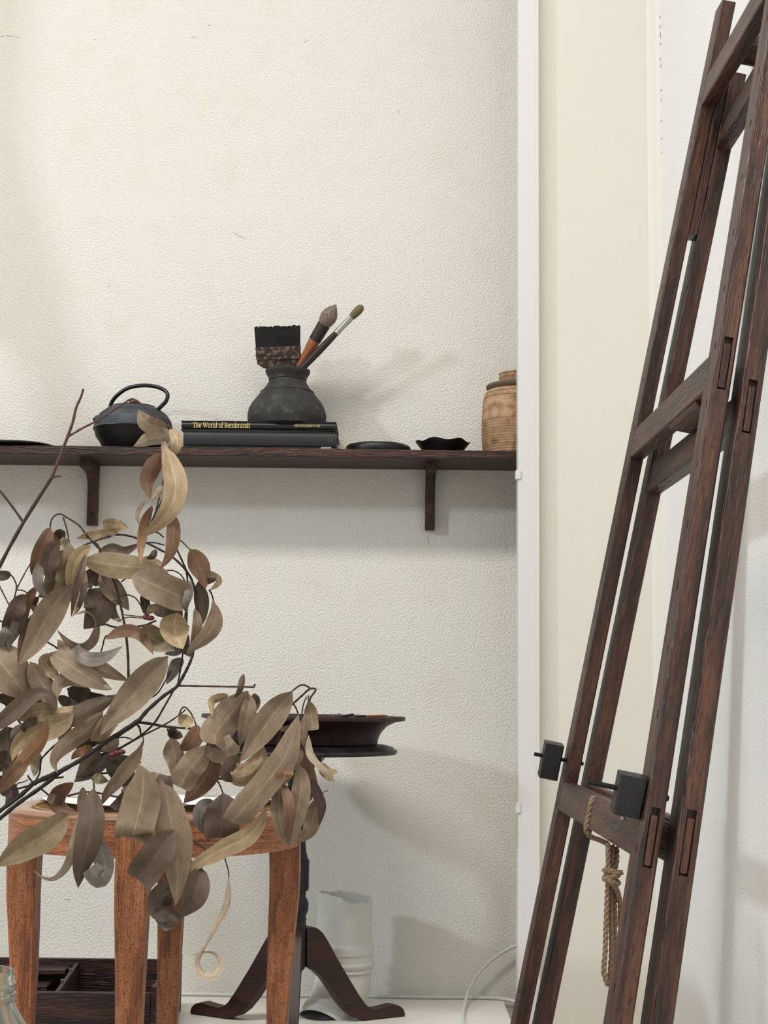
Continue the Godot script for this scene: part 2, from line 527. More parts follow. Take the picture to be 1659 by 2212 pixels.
# ---------------------------------------------------------------- the room
func build_room():
	var x0 := -7.6
	var z1 := 7.0
	var top := 4.9
	var st := new_st()
	box(st, Vector3(x0, -0.1, -0.15), Vector3(RIGHT + 0.15, 0.0, z1 + 0.15))
	struct(st, "floor", M.floor)
	st = new_st()
	box(st, Vector3(x0, top, -0.15), Vector3(RIGHT + 0.15, top + 0.15, z1 + 0.15))
	struct(st, "ceiling", M.ceiling)
	st = new_st()
	box(st, Vector3(x0, 0.0, -0.15), Vector3(RIGHT + 0.15, top, 0.0))
	var back := struct(st, "wall_back", M.wall)
	st = new_st()
	box(st, Vector3(RIGHT, 0.0, 0.0), Vector3(RIGHT + 0.15, top, z1))
	var side := struct(st, "wall_right", M.wall_white)
	st = new_st()
	box(st, Vector3(x0 - 0.15, 0.0, 0.0), Vector3(x0, top, z1))
	struct(st, "wall_left", M.wall_grey)
	st = new_st()
	box(st, Vector3(x0, 0.0, z1), Vector3(RIGHT + 0.15, top, z1 + 0.15))
	struct(st, "wall_front", M.wall_grey)
	# partition panel that closes the alcove on the right, with its white board and two clips
	var edge := P(1157, 1106, PANEL_Z).x
	st = new_st()
	box(st, Vector3(edge, 0.0, PANEL_Z - 0.03), Vector3(RIGHT, top, PANEL_Z))
	struct(st, "wall_partition", M.panel)
	var left := P(1119.5, 1106, PANEL_Z + 0.022).x
	st = new_st()
	box(st, Vector3(left, 0.0, PANEL_Z - 0.018), Vector3(edge + 0.0005, top, PANEL_Z + 0.022), 0.0012)
	var trim := struct(st, "trim_1", M.white_paint)
	st = new_st()
	box(st, Vector3(edge - 0.0005, 0.0, PANEL_Z - 0.005), Vector3(edge + 0.0048, top, PANEL_Z + 0.026), 0.0015)
	put(st, "bead", M.trim_cream, trim)
	for y in [1025.0, 1745.0]:
		var p := P(1119, y, PANEL_Z + 0.022)
		st = new_st()
		box(st, p + Vector3(-0.0045, -0.0085, -0.014), p + Vector3(0.005, 0.0085, 0.003), 0.0012)
		put(st, "clip", M.white_paint, trim)
	# rounded bead where the panel meets the right wall
	st = new_st()
	var poly := PackedVector2Array([Vector2(0, 0), Vector2(0, -0.022)])
	for k in 7:
		var t := PI / 2 * k / 6
		poly.append(Vector2(0.022 - 0.022 * cos(t), -0.022 + 0.022 * sin(t)) * Vector2(1, 1) + Vector2(-0.022 + 0.0, 0.022 - 0.0) * 0.0)
	prism(st, PackedVector2Array([Vector2(0, 0), Vector2(-0.024, 0), Vector2(-0.022, 0.007), Vector2(-0.014, 0.014), Vector2(-0.007, 0.022), Vector2(0, 0.024)]), Vector3(RIGHT, 0, PANEL_Z), Vector3.RIGHT, Vector3.BACK, Vector3.UP, top)
	struct(st, "trim_2", M.trim_cream)
	# low white slab along the foot of the back wall
	st = new_st()
	box(st, Vector3(-2.2, 0.0, 0.0), Vector3(P(1086, 2172, 0.02).x, 0.012, 0.46), 0.002)
	struct(st, "baseboard_back", M.trim_cream)
	var flecks := [[4, 79, 10, 0], [22, 78, 16, 2], [38, 80, 8, 1], [205, 86, 6, 0], [418, 81, 12, 1], [452, 55, 7, 0], [512, 507, 14, 8], [524, 513, 10, 5], [660, 90, 8, -6], [236, 618, 7, -4], [860, 240, 4, 6], [925, 1168, 3, 20], [146, 1943, 14, 1], [810, 1995, 4, -5]]
	for f in flecks:
		st = new_st()
		beam(st, P(f[0] - f[2] / 2.0, f[1] - f[3] / 2.0, 0.0), P(f[0] + f[2] / 2.0, f[1] + f[3] / 2.0, 0.0), Vector3.UP, 0.0007, 0.0008, 0.0)
		put(st, "paint_chip", M.chip, back)
	for y in [38, 58, 74, 80, 96, 128, 144, 196, 218, 262, 300, 330]:
		st = new_st()
		var cp := P(1428, y, 0.237)
		box(st, Vector3(RIGHT - 0.0005, cp.y - 0.0018, 0.236), Vector3(RIGHT + 0.001, cp.y + 0.0018, 0.242))
		put(st, "paint_chip", M.chip, side)
	# lamp on the left wall and the panel in the ceiling
	var lamp := thing("wall_lamp", "square white panel lamp high on the left wall", "lamp", Vector3(-6.9, 3.722, 5.038))
	lamp.look_at(Vector3(-0.1, 0.8, 0), Vector3.UP)
	st = new_st()
	box(st, Vector3(-0.28, -0.28, 0.005), Vector3(0.28, 0.28, 0.05), 0.005)
	put(st, "housing", M.white_paint, lamp)
	st = new_st()
	box(st, Vector3(-0.25, -0.25, -0.004), Vector3(0.25, 0.25, 0.004))
	var warm := plain(Color(1, 0.97, 0.9), 0.8)
	warm.emission_enabled = true
	warm.emission = Color(1, 0.95, 0.86)
	warm.emission_energy_multiplier = 2.0
	put(st, "diffuser", warm, lamp)
	st = new_st()
	tube(st, [Vector3(0, 0, 0.05), Vector3(0, 0, 0.75)], [0.012], 10)
	put(st, "arm", M.white_paint, lamp)
	var cl := thing("hanging_light", "wide white panel light hung from the ceiling facing the floor", "lamp", Vector3(-1.5, 4.43, 3.092))
	cl.look_at(Vector3(-1.5, 0, 4.3), Vector3.UP)
	st = new_st()
	box(st, Vector3(-1.63, -0.43, 0.0), Vector3(1.63, 0.43, 0.04), 0.004)
	put(st, "housing", M.white_paint, cl)
	st = new_st()
	box(st, Vector3(-1.6, -0.4, -0.012), Vector3(1.6, 0.4, 0.0))
	put(st, "diffuser", warm, cl)
	for x in [-0.7, 0.7]:
		st = new_st()
		tube(st, [Vector3(x, 0.2, 0.03), Vector3(x, 0.2, 0.03) + cl.basis.inverse() * Vector3(0, 0.6, 0)], [0.004], 6)
		put(st, "suspension_wire", M.silver, cl)

# ---------------------------------------------------------------- shelf
const SHELF_D := 0.152
func shelf_top() -> float:
	return P(560, 967.5, SHELF_D).y
func shelf_bottom() -> float:
	return P(560, 985.5, SHELF_D).y
func build_shelf():
	var t := thing("wall_shelf", "long dark brown wooden shelf on two curved brackets", "shelf", Vector3(0, shelf_bottom(), 0))
	var y1 := shelf_top() - shelf_bottom()
	var st := new_st()
	box(st, Vector3(-1.25, 0, 0.001), Vector3(0.46, y1, SHELF_D), 0.0012)
	put(st, "board", M.shelf_wood, t)
	for px in [201.5, 929.0]:
		var x := P(px, 1075, 0.01).x
		var low: float = P(px, 1134.0 if px < 500 else 1144.0, 0.02).y - shelf_bottom()
		var poly := PackedVector2Array([Vector2(0.001, 0), Vector2(0.112, 0), Vector2(0.112, -0.0175), Vector2(0.062, -0.019)])
		for k in 7:
			var a := PI / 2 * k / 6
			poly.append(Vector2(0.022 + 0.03 - 0.03 * sin(a), -0.021 - 0.034 + 0.034 * cos(a)))
		poly.append(Vector2(0.02, low + 0.004))
		poly.append(Vector2(0.018, low))
		poly.append(Vector2(0.001, low))
		st = new_st()
		prism(st, poly, Vector3(x - 0.0098, 0, 0), Vector3.BACK, Vector3.UP, Vector3.RIGHT, 0.0196, false)
		var b := put(st, "bracket", M.shelf_wood, t)
		for f in [0.45, 0.8]:
			st = new_st()
			tube(st, [Vector3(x, low * f, 0.0185), Vector3(x, low * f, 0.0215)], [0.0032, 0.0028], 10)
			put(st, "screw", M.bolt, b)

# ---------------------------------------------------------------- kettle
func build_kettle():
	var y0 := shelf_top()
	var z := 0.075
	var c := P(287, 950, z)
	var k := per_px(c)
	var t := thing("cast_iron_kettle", "small black cast iron kettle with hobnail texture and arched handle", "kettle", Vector3(c.x, y0, z))
	var hh := func(py: float) -> float: return P(287, py, z).y - y0
	var r := k * 82.0
	var prof := [Vector2(0, 0.001), Vector2(k * 60, 0.0), Vector2(k * 71, hh.call(957)), Vector2(k * 79, hh.call(947)), Vector2(k * 83, hh.call(934)), Vector2(k * 86, hh.call(930)), Vector2(k * 86, hh.call(928)), Vector2(k * 83.5, hh.call(925.5)), Vector2(k * 80, hh.call(910)), Vector2(k * 71, hh.call(897)), Vector2(k * 58, hh.call(887)), Vector2(k * 50, hh.call(883)), Vector2(k * 49, hh.call(881)), Vector2(k * 44, hh.call(880.5)), Vector2(0, hh.call(880.4))]
	var st := new_st()
	lathe(st, prof.slice(0, 6), 64)
	put(st, "base_shell", M.iron_black, t)
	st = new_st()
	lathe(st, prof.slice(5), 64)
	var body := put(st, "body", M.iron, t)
	# hobnails in staggered rows on the upper shell
	st = new_st()
	var rows := 15
	for i in rows:
		var f := float(i + 0.6) / rows
		var seg := f * 3.0
		var i0 := mini(int(seg), 2)
		var a: Vector2 = prof[7 + i0]
		var b: Vector2 = prof[8 + i0]
		var p := a.lerp(b, seg - i0)
		var nn := Vector2((b - a).y, -(b - a).x).normalized()
		var count := 84
		for j in count:
			var ang := TAU * (j + 0.5 * (i % 2)) / count
			var dir := Vector3(cos(ang), 0, sin(ang))
			if dir.z < -0.35:
				continue
			var at := dir * p.x + Vector3(0, p.y, 0)
			var nrm := dir * nn.x + Vector3(0, nn.y, 0)
			var sx := Vector3(-sin(ang), 0, cos(ang))
			var up := nrm.cross(sx)
			var w := p.x * TAU / count * 0.46
			var h := 0.0019
			var tip := at + nrm * 0.0016
			var q := [at + sx * w, at + up * h, at - sx * w, at - up * h]
			for e in 4:
				var fa: Vector3 = q[e]
				var fb: Vector3 = q[(e + 1) % 4]
				var fn := ((fa + fb) / 2 - at).normalized() * 0.6 + nrm
				fn = fn.normalized()
				tri(st, fa, fb, tip, fn, fn, nrm, Vector2.ZERO, Vector2.ZERO, Vector2.ZERO)
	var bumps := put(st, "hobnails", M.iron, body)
	bumps.set_meta("kind", "stuff")
	# lid with knob
	st = new_st()
	var ly: float = hh.call(880.5)
	lathe(st, [Vector2(k * 47, ly), Vector2(k * 47, ly + 0.0015), Vector2(k * 40, ly + 0.003), Vector2(k * 22, ly + 0.0045), Vector2(0, ly + 0.005)], 48)
	var lid := put(st, "lid", M.iron_black, t)
	st = new_st()
	lathe(st, [Vector2(k * 4, ly + 0.004), Vector2(k * 5, ly + 0.006), Vector2(k * 10.5, ly + 0.009), Vector2(k * 11, ly + 0.012), Vector2(k * 9.5, ly + 0.015), Vector2(k * 4, ly + 0.0172), Vector2(0, ly + 0.0176)], 24)
	put(st, "knob", M.bronze, lid)
	# spout to the left
	var sp := func(px: float, py: float, dz := 0.0) -> Vector3: return P(px, py, z + dz) - t.position
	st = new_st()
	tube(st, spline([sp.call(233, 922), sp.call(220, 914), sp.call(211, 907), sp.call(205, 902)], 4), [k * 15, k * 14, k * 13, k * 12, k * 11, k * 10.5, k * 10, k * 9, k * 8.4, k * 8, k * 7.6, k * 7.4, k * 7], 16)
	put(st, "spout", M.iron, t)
	# arched handle with its two lugs
	var hp := [sp.call(238, 886, -0.02), sp.call(240, 872, -0.02), sp.call(252, 855, -0.014), sp.call(275, 839, -0.006), sp.call(303, 833, 0.004), sp.call(330, 834, 0.012), sp.call(352, 841, 0.018), sp.call(362, 852, 0.022), sp.call(359, 866, 0.024), sp.call(349, 877, 0.024), sp.call(337, 888, 0.024)]
	st = new_st()
	tube(st, spline(hp, 5), [k * 4.4], 12)
	put(st, "handle", M.handle_black, t)
	for e in [[238, 889, -0.02], [336, 891, 0.024]]:
		st = new_st()
		var lp: Vector3 = sp.call(e[0], e[1], e[2])
		box(st, lp + Vector3(-0.005, -0.007, -0.004), lp + Vector3(0.005, 0.005, 0.004), 0.0015)
		put(st, "handle_lug", M.iron_black, t)

# ---------------------------------------------------------------- books
func text(called: String, s: String, font: String, size: float, width: float, mat: Material, parent: Node, at: Vector3, bold := false):
	var f := SystemFont.new()
	f.font_names = PackedStringArray([font])
	if bold:
		f.font_weight = 700
	var tm := TextMesh.new()
	tm.text = s
	tm.font = f
	tm.font_size = 64
	tm.depth = 0.02
	tm.pixel_size = 0.01
	var ab := tm.get_aabb()
	var o := MeshInstance3D.new()
	o.mesh = tm
	o.material_override = mat
	o.name = called
	parent.add_child(o, true)
	o.scale = Vector3(width / ab.size.x, size / ab.size.y, 0.02)
	o.position = at - Vector3(ab.get_center().x * o.scale.x, ab.get_center().y * o.scale.y, 0)
	return o

func build_books():
	var y0 := shelf_top()
	var zf := 0.148
	for n in 2:
		var x0 := P(395 if n == 0 else 390, 940, zf).x
		var x1 := P(729 if n == 0 else 726, 940, zf).x
		var th := per_px(P(560, 940, zf)) * (39.0 if n == 0 else 20.5)
		var t: Node3D
		if n == 0:
			t = thing("book", "dark slate grey hardback lying on the shelf under the black book", "book", Vector3((x0 + x1) / 2, y0, zf), "books under the clay pot")
		else:
			t = thing("book", "thin black hardback with gold title lying under the clay pot", "book", Vector3((x0 + x1) / 2, y0 + per_px(P(560, 940, zf)) * 39.0, zf), "books under the clay pot")
		t.rotation.y = 0.004 - n * 0.012
		var half := (x1 - x0) / 2
		var depth := 0.138
		var cov := 0.0028 if n == 0 else 0.0022
		var mat: Material = M.book_slate if n == 0 else M.book_black
		for s in 2:
			var st := new_st()
			var yy := cov / 2 if s == 0 else th - cov / 2
			prism(st, rect(depth, cov, 0.0006), Vector3(-half, yy, -depth / 2 - 0.002), Vector3.BACK, Vector3.UP, Vector3.RIGHT, half * 2)
			put(st, "cover_board", mat, t)
		# rounded spine with a groove on each side
		var poly := PackedVector2Array()
		for k in 13:
			var a := PI * (k / 12.0) - PI / 2
			var f := pow(absf(cos(a)), 0.5)
			poly.append(Vector2(-0.006 + 0.0062 * f, th / 2 + (th / 2 - cov * 1.35) * sin(a)))
		var st2 := new_st()
		prism(st2, poly, Vector3(-half + 0.0012, 0, 0), Vector3.BACK, Vector3.UP, Vector3.RIGHT, half * 2 - 0.0024, true, true)
		var spine := put(st2, "spine", mat, t)
		st2 = new_st()
		box(st2, Vector3(-half + 0.004, cov, -depth + 0.004), Vector3(half - 0.004, th - cov, -0.006))
		put(st2, "pages", M.page, t)
		var k1 := per_px(t.position)
		if n == 1:
			text("title", "The World of Rembrandt", "Droid Serif", k1 * 12.5, k1 * 124, M.gold, spine, Vector3(-half + k1 * 88, th * 0.53, 0.0006), false)
			text("series_title", "TIME-LIFE LIBRARY OF ART", "Droid Serif", k1 * 4.2, k1 * 57, M.gold, spine, Vector3(-half + k1 * 273, th * 0.53, 0.0006))
		else:
			# worn lettering, no longer legible: a row of short faint strokes
			st2 = new_st()
			var lx := -half + k1 * 14
			while lx < -half + k1 * 77:
				var lh := k1 * rng.randf_range(2.2, 4.6)
				if rng.randf() > 0.12:
					box(st2, Vector3(lx, th * 0.60 - k1 * 2.4, 0.0), Vector3(lx + k1 * rng.randf_range(0.7, 1.5), th * 0.60 - k1 * 2.4 + lh, 0.0005))
				lx += k1 * rng.randf_range(1.8, 3.2)
			put(st2, "worn_lettering", M.grey_print, spine)
			st2 = new_st()
			var ring := []
			for k in 25:
				ring.append(Vector3(half - k1 * 15 + cos(TAU * k / 24) * k1 * 4.2, th * 0.52 + sin(TAU * k / 24) * k1 * 4.2, 0.0004))
			tube(st2, ring, [k1 * 0.8], 6, false)
			tube(st2, [Vector3(half - k1 * 17, th * 0.52 + k1 * 2.4, 0.0004), Vector3(half - k1 * 14.5, th * 0.52 - k1 * 2, 0.0004), Vector3(half - k1 * 12.5, th * 0.52 + k1 * 2.4, 0.0004)], [k1 * 0.7], 6)
			put(st2, "publisher_mark", M.grey_print, spine)
			st2 = new_st()
			box(st2, Vector3(half - k1 * 35.5, cov * 0.2, -0.0022), Vector3(half - k1 * 13, cov * 0.2 + k1 * 4.6, -0.0014), 0.0002)
			put(st2, "label", M.silver, t)

# ---------------------------------------------------------------- clay pot and brushes
func build_pot_and_brushes():
	var z := 0.082
	var base := P(620, 911, z + 0.03)
	var y0 := shelf_top() + per_px(P(560, 940, 0.148)) * 59.5
	var k := per_px(P(620, 860, z))
	var t := thing("clay_pot", "squat dark grey clay pot with flared rim standing on two books", "pot", Vector3(P(619.5, 911, z).x, y0, z))
	var px := [[911, 79], [910, 81], [900, 84], [886, 84.5], [873, 82], [861, 75.5], [848, 66], [836, 56.5], [826, 48.5], [817, 42.5], [811, 40], [806, 40.5], [800, 44.5], [795, 47.5], [791, 48.5], [788, 48], [787, 46], [788, 43], [795, 39], [806, 33], [826, 38], [860, 60], [890, 70], [906, 60], [907, 0]]
	var prof := [Vector2(0, 0.0)]
	for e in px:
		prof.append(Vector2(e[1] * k, maxf((P(620, e[0], z).y - P(620, 911, z).y) * 1.0, 0.0)))
	var wob := func(a: float, y: float) -> float: return 1.0 + 0.006 * sin(a * 2.0 + y * 60.0) + 0.004 * sin(a * 5.0 + y * 130.0)
	var st := new_st()
	lathe(st, prof, 72, Vector3.ZERO, wob)
	put(st, "body", M.clay, t)
	for e in [[809, 40.6], [836, 57.3]]:
		st = new_st()
		var ring := []
		for j in 49:
			var a := TAU * j / 48
			ring.append(Vector3(cos(a) * e[1] * k, P(620, e[0], z).y - P(620, 911, z).y, sin(a) * e[1] * k))
		tube(st, ring, [0.0009], 6, false)
		put(st, "groove_ring", M.clay, t)
	# wide flat brush: local frame with y along the brush
	var lower := P(602, 787, z)
	var upper := P(596, 704, z + 0.02)
	var b := thing("flat_brush", "wide flat paintbrush with black bristles and rusty ferrule", "paintbrush", lower, "brushes in the clay pot")
	var up := (upper - lower).normalized()
	var fwd := Vector3(0.06, 0, 1.0)
	fwd = (fwd - up * fwd.dot(up)).normalized()
	b.basis = Basis(up.cross(fwd), up, fwd)
	b.rotate(fwd, -0.035)
	var L := (upper - lower).length()
	k = per_px(upper)
	# bristles: many narrow tufts of uneven length
	st = new_st()
	for i in 60:
		for j in 5:
			var fx := (i + 0.5) / 60.0 - 0.5
			var fz := (j + 0.5) / 5.0 - 0.5
			var top := L + k * (rng.randf_range(-4, 1.5) - 2.0 * absf(sin(fx * 9.0)))
			tube(st, [Vector3(fx * k * 94, L * 0.44, fz * 0.017), Vector3(fx * k * 96, L * 0.75, fz * 0.019), Vector3(fx * k * 99, top, fz * 0.02)], [0.0017, 0.0018, 0.0009], 5)
	put(st, "bristles", M.bristle, b)
	st = new_st()
	prism(st, rect(k * 97, 0.021, 0.004), Vector3(0, L * 0.14, 0), Vector3.RIGHT, Vector3.BACK, Vector3.UP, L * 0.33, true)
	var fer := put(st, "ferrule", M.ferrule_rust, b)
	st = new_st()
	for f in [0.24, 0.40]:
		prism(st, rect(k * 99, 0.0228, 0.004), Vector3(0, L * f, 0), Vector3.RIGHT, Vector3.BACK, Vector3.UP, 0.0022, true)
	put(st, "ferrule_band", M.ferrule_rust, fer)
	st = new_st()
	var hpoly := PackedVector2Array([Vector2(-k * 47, L * 0.18), Vector2(-k * 46, L * 0.02), Vector2(-k * 34, -L * 0.08), Vector2(-k * 12, -L * 0.16), Vector2(-k * 9, -L * 0.85), Vector2(k * 9, -L * 0.85), Vector2(k * 12, -L * 0.16), Vector2(k * 34, -L * 0.06), Vector2(k * 46, L * 0.03), Vector2(k * 47, L * 0.18)])
	prism(st, hpoly, Vector3(0, 0, -0.008), Vector3.RIGHT, Vector3.UP, Vector3.BACK, 0.016, false)
	put(st, "handle", M.ferrule_rust, b)
	# round mop brush
	var a0 := P(642, 800, z - 0.005)
	var a1 := P(726, 657, z + 0.045)
	round_brush("round_brush", "fat round brush with pale pointed hair and orange bamboo handle", a0, a1, [[-0.35, 0.0], [-0.35, 7], [0.0, 8.5], [0.30, 10.5], [0.36, 12.2], [0.45, 13.0], [0.47, 12.6]], M.bamboo, [[0.45, 12.2], [0.46, 13.8], [0.5, 14], [0.56, 14.3], [0.62, 14.4], [0.69, 14.8], [0.70, 13.4]], M.thread, [[0.69, 13.0], [0.74, 16.5], [0.80, 18.6], [0.86, 17.2], [0.92, 11.5], [0.97, 4.5], [1.0, 0.4]], M.badger)
	a0 = P(655, 793, z + 0.02)
	a1 = P(784, 660, z + 0.055)
	round_brush("slim_brush", "slim brush with olive filbert hair, silver ferrule and dark handle", a0, a1, [[-0.3, 0.0], [-0.3, 6.0], [0.0, 7.6], [0.25, 8.3], [0.45, 7.4], [0.56, 6.3]], M.dark_handle, [[0.55, 6.2], [0.555, 7.3], [0.575, 7.3], [0.58, 6.6], [0.60, 7.2], [0.61, 6.5], [0.80, 7.2], [0.81, 7.0]], M.silver, [[0.80, 6.6], [0.86, 8.8], [0.92, 9.6], [0.97, 8.2], [0.99, 5.0], [1.0, 1.0]], M.olive_hair)

func round_brush(called: String, label: String, a: Vector3, b: Vector3, hp: Array, hm: Material, fp: Array, fm: Material, tp: Array, tmat: Material):
	var t := thing(called, label, "paintbrush", a, "brushes in the clay pot")
	var up := (b - a).normalized()
	var sx := up.cross(Vector3.BACK).normalized()
	t.basis = Basis(sx, up, sx.cross(up))
	var L := (b - a).length()
	var k := per_px(b)
	for e in [["handle", hp, hm], ["ferrule", fp, fm], ["hair", tp, tmat]]:
		var st := new_st()
		lathe(st, e[1].map(func(v): return Vector2(v[1] * k, v[0] * L)), 20)
		put(st, e[0], e[2], t)

# ---------------------------------------------------------------- dishes
func build_dishes():
	var y0 := shelf_top()
	# flat black dish right of the books
	var z := 0.076
	var c := P(817, 960, z)
	var k := per_px(c)
	var wob := func(a: float, y: float) -> float: return 1.0 + 0.012 * sin(a * 3.0) + 0.01 * sin(a * 7.0 + 1.0)
	var t := thing("black_dish", "flat round black dish with worn rim beside the books", "dish", Vector3(c.x, y0, z))
	var st := new_st()
	lathe(st, [Vector2(0, 0), Vector2(k * 64, 0), Vector2(k * 69, 0.002), Vector2(k * 71, 0.008), Vector2(k * 69.5, 0.0145), Vector2(k * 66, 0.0185), Vector2(k * 62, 0.0195), Vector2(k * 58, 0.017), Vector2(k * 54, 0.009), Vector2(0, 0.007)], 56, Vector3.ZERO, wob)
	put(st, "body", M.black_lacquer, t)
	# wavy bowl
	c = P(957, 955, z)
	t = thing("wavy_bowl", "small black bowl with wavy flared rim beside the turned jar", "bowl", Vector3(c.x, y0, z))
	st = new_st()
	var hgt := per_px(c) * 30.0
	var prof := [Vector2(0, 0), Vector2(k * 36, 0), Vector2(k * 39, 0.002), Vector2(k * 46, hgt * 0.45), Vector2(k * 54, hgt * 0.82), Vector2(k * 57.5, hgt), Vector2(k * 56, hgt * 1.02), Vector2(k * 51, hgt * 0.86), Vector2(k * 42, hgt * 0.4), Vector2(k * 34, 0.005), Vector2(0, 0.004)]
	wavy_lathe(st, prof, 72, hgt)
	put(st, "body", M.black_bowl, t)
	# flat plate at the left end of the shelf
	c = P(38, 955, z)
	k = per_px(c)
	t = thing("black_plate", "shallow black plate with chipped white flecks left of the kettle", "plate", Vector3(c.x, y0, 0.08))
	st = new_st()
	lathe(st, [Vector2(0, 0), Vector2(0.058, 0), Vector2(0.072, 0.003), Vector2(k * 88, 0.0055), Vector2(k * 89, 0.0075), Vector2(k * 85, 0.0095), Vector2(k * 66, 0.0115), Vector2(k * 40, 0.0125), Vector2(k * 20, 0.012), Vector2(0, 0.0115)], 56, Vector3.ZERO, wob)
	put(st, "body", M.black_lacquer, t)

func wavy_lathe(st: SurfaceTool, prof: Array, seg: int, hgt: float):
	for i in prof.size() - 1:
		for s in seg:
			var q := []
			for e in [[i, s], [i, s + 1], [i + 1, s + 1], [i + 1, s]]:
				var p: Vector2 = prof[e[0]]
				var a = TAU * e[1] / seg
				var f := clampf(p.y / hgt, 0, 1)
				var rr := p.x * (1.0 + 0.035 * f * f * cos(a * 6.0))
				q.append(Vector3(cos(a) * rr, p.y + 0.0022 * f * f * cos(a * 6.0 + 0.9), sin(a) * rr))
			var nn: Vector3 = (q[3] - q[0]).cross(q[1] - q[0]).normalized()
			if nn.length() < 0.5:
				nn = (q[2] - q[3]).cross(q[0] - q[3]).normalized()
			if nn == Vector3.ZERO:
				nn = Vector3.DOWN
			flat_quad(st, q[0], q[1], q[2], q[3], nn)

func build_jar():
	var z := 0.078
	var y0 := shelf_top()
	var cx := P(1118, 900, z).x
	var k := per_px(P(1118, 900, z))
	var t := thing("wooden_jar", "pale turned wooden jar with ridged body and flat collar", "jar", Vector3(cx, y0, z))
	var yy := func(py: float) -> float: return P(1118, py, z).y - P(1118, 973.5, z).y
	var prof := [Vector2(0, 0.0)]
	var add := func(py: float, r: float): prof.append(Vector2(r * k, yy.call(py)))
	add.call(973.5, 72)
	# lower ribs
	var py := 971.0
	var i := 0
	while py > 903:
		var f := (973.0 - py) / 70.0
		var r := 74.0 + 4.0 * sin(f * PI * 0.6)
		add.call(py, r - 1.2)
		add.call(py - 1.4, r)
		add.call(py - 3.6, r + 0.1)
		add.call(py - 4.4, r - 1.4)
		py -= 5.2 if i % 3 else 6.4
		i += 1
	for e in [[899, 77.5], [880, 76.5], [862, 75.5], [852, 74], [851, 72.6], [850, 73.8], [846, 73], [842, 71.5], [841, 69.6], [840, 70.8], [836, 68.5], [832, 64]]:
		add.call(e[0], e[1])
	var st := new_st()
	lathe(st, prof, 64)
	put(st, "body", M.jar_wood, t)
	st = new_st()
	lathe(st, [Vector2(k * 60, yy.call(833)), Vector2(k * 64, yy.call(831)), Vector2(k * 68, yy.call(826)), Vector2(k * 68.3, yy.call(823)), Vector2(k * 66, yy.call(820)), Vector2(k * 50, yy.call(815)), Vector2(k * 38, yy.call(813))], 64)
	put(st, "collar", M.jar_dark, t)
	st = new_st()
	lathe(st, [Vector2(k * 38, yy.call(815)), Vector2(k * 38, yy.call(809)), Vector2(k * 40.5, yy.call(805)), Vector2(k * 41, yy.call(803)), Vector2(k * 39, yy.call(800.5)), Vector2(k * 38.5, yy.call(799)), Vector2(k * 40.5, yy.call(796)), Vector2(k * 39.5, yy.call(793.5)), Vector2(k * 30, yy.call(792)), Vector2(0, yy.call(792))], 56)
	put(st, "lid", M.jar_wood, t)

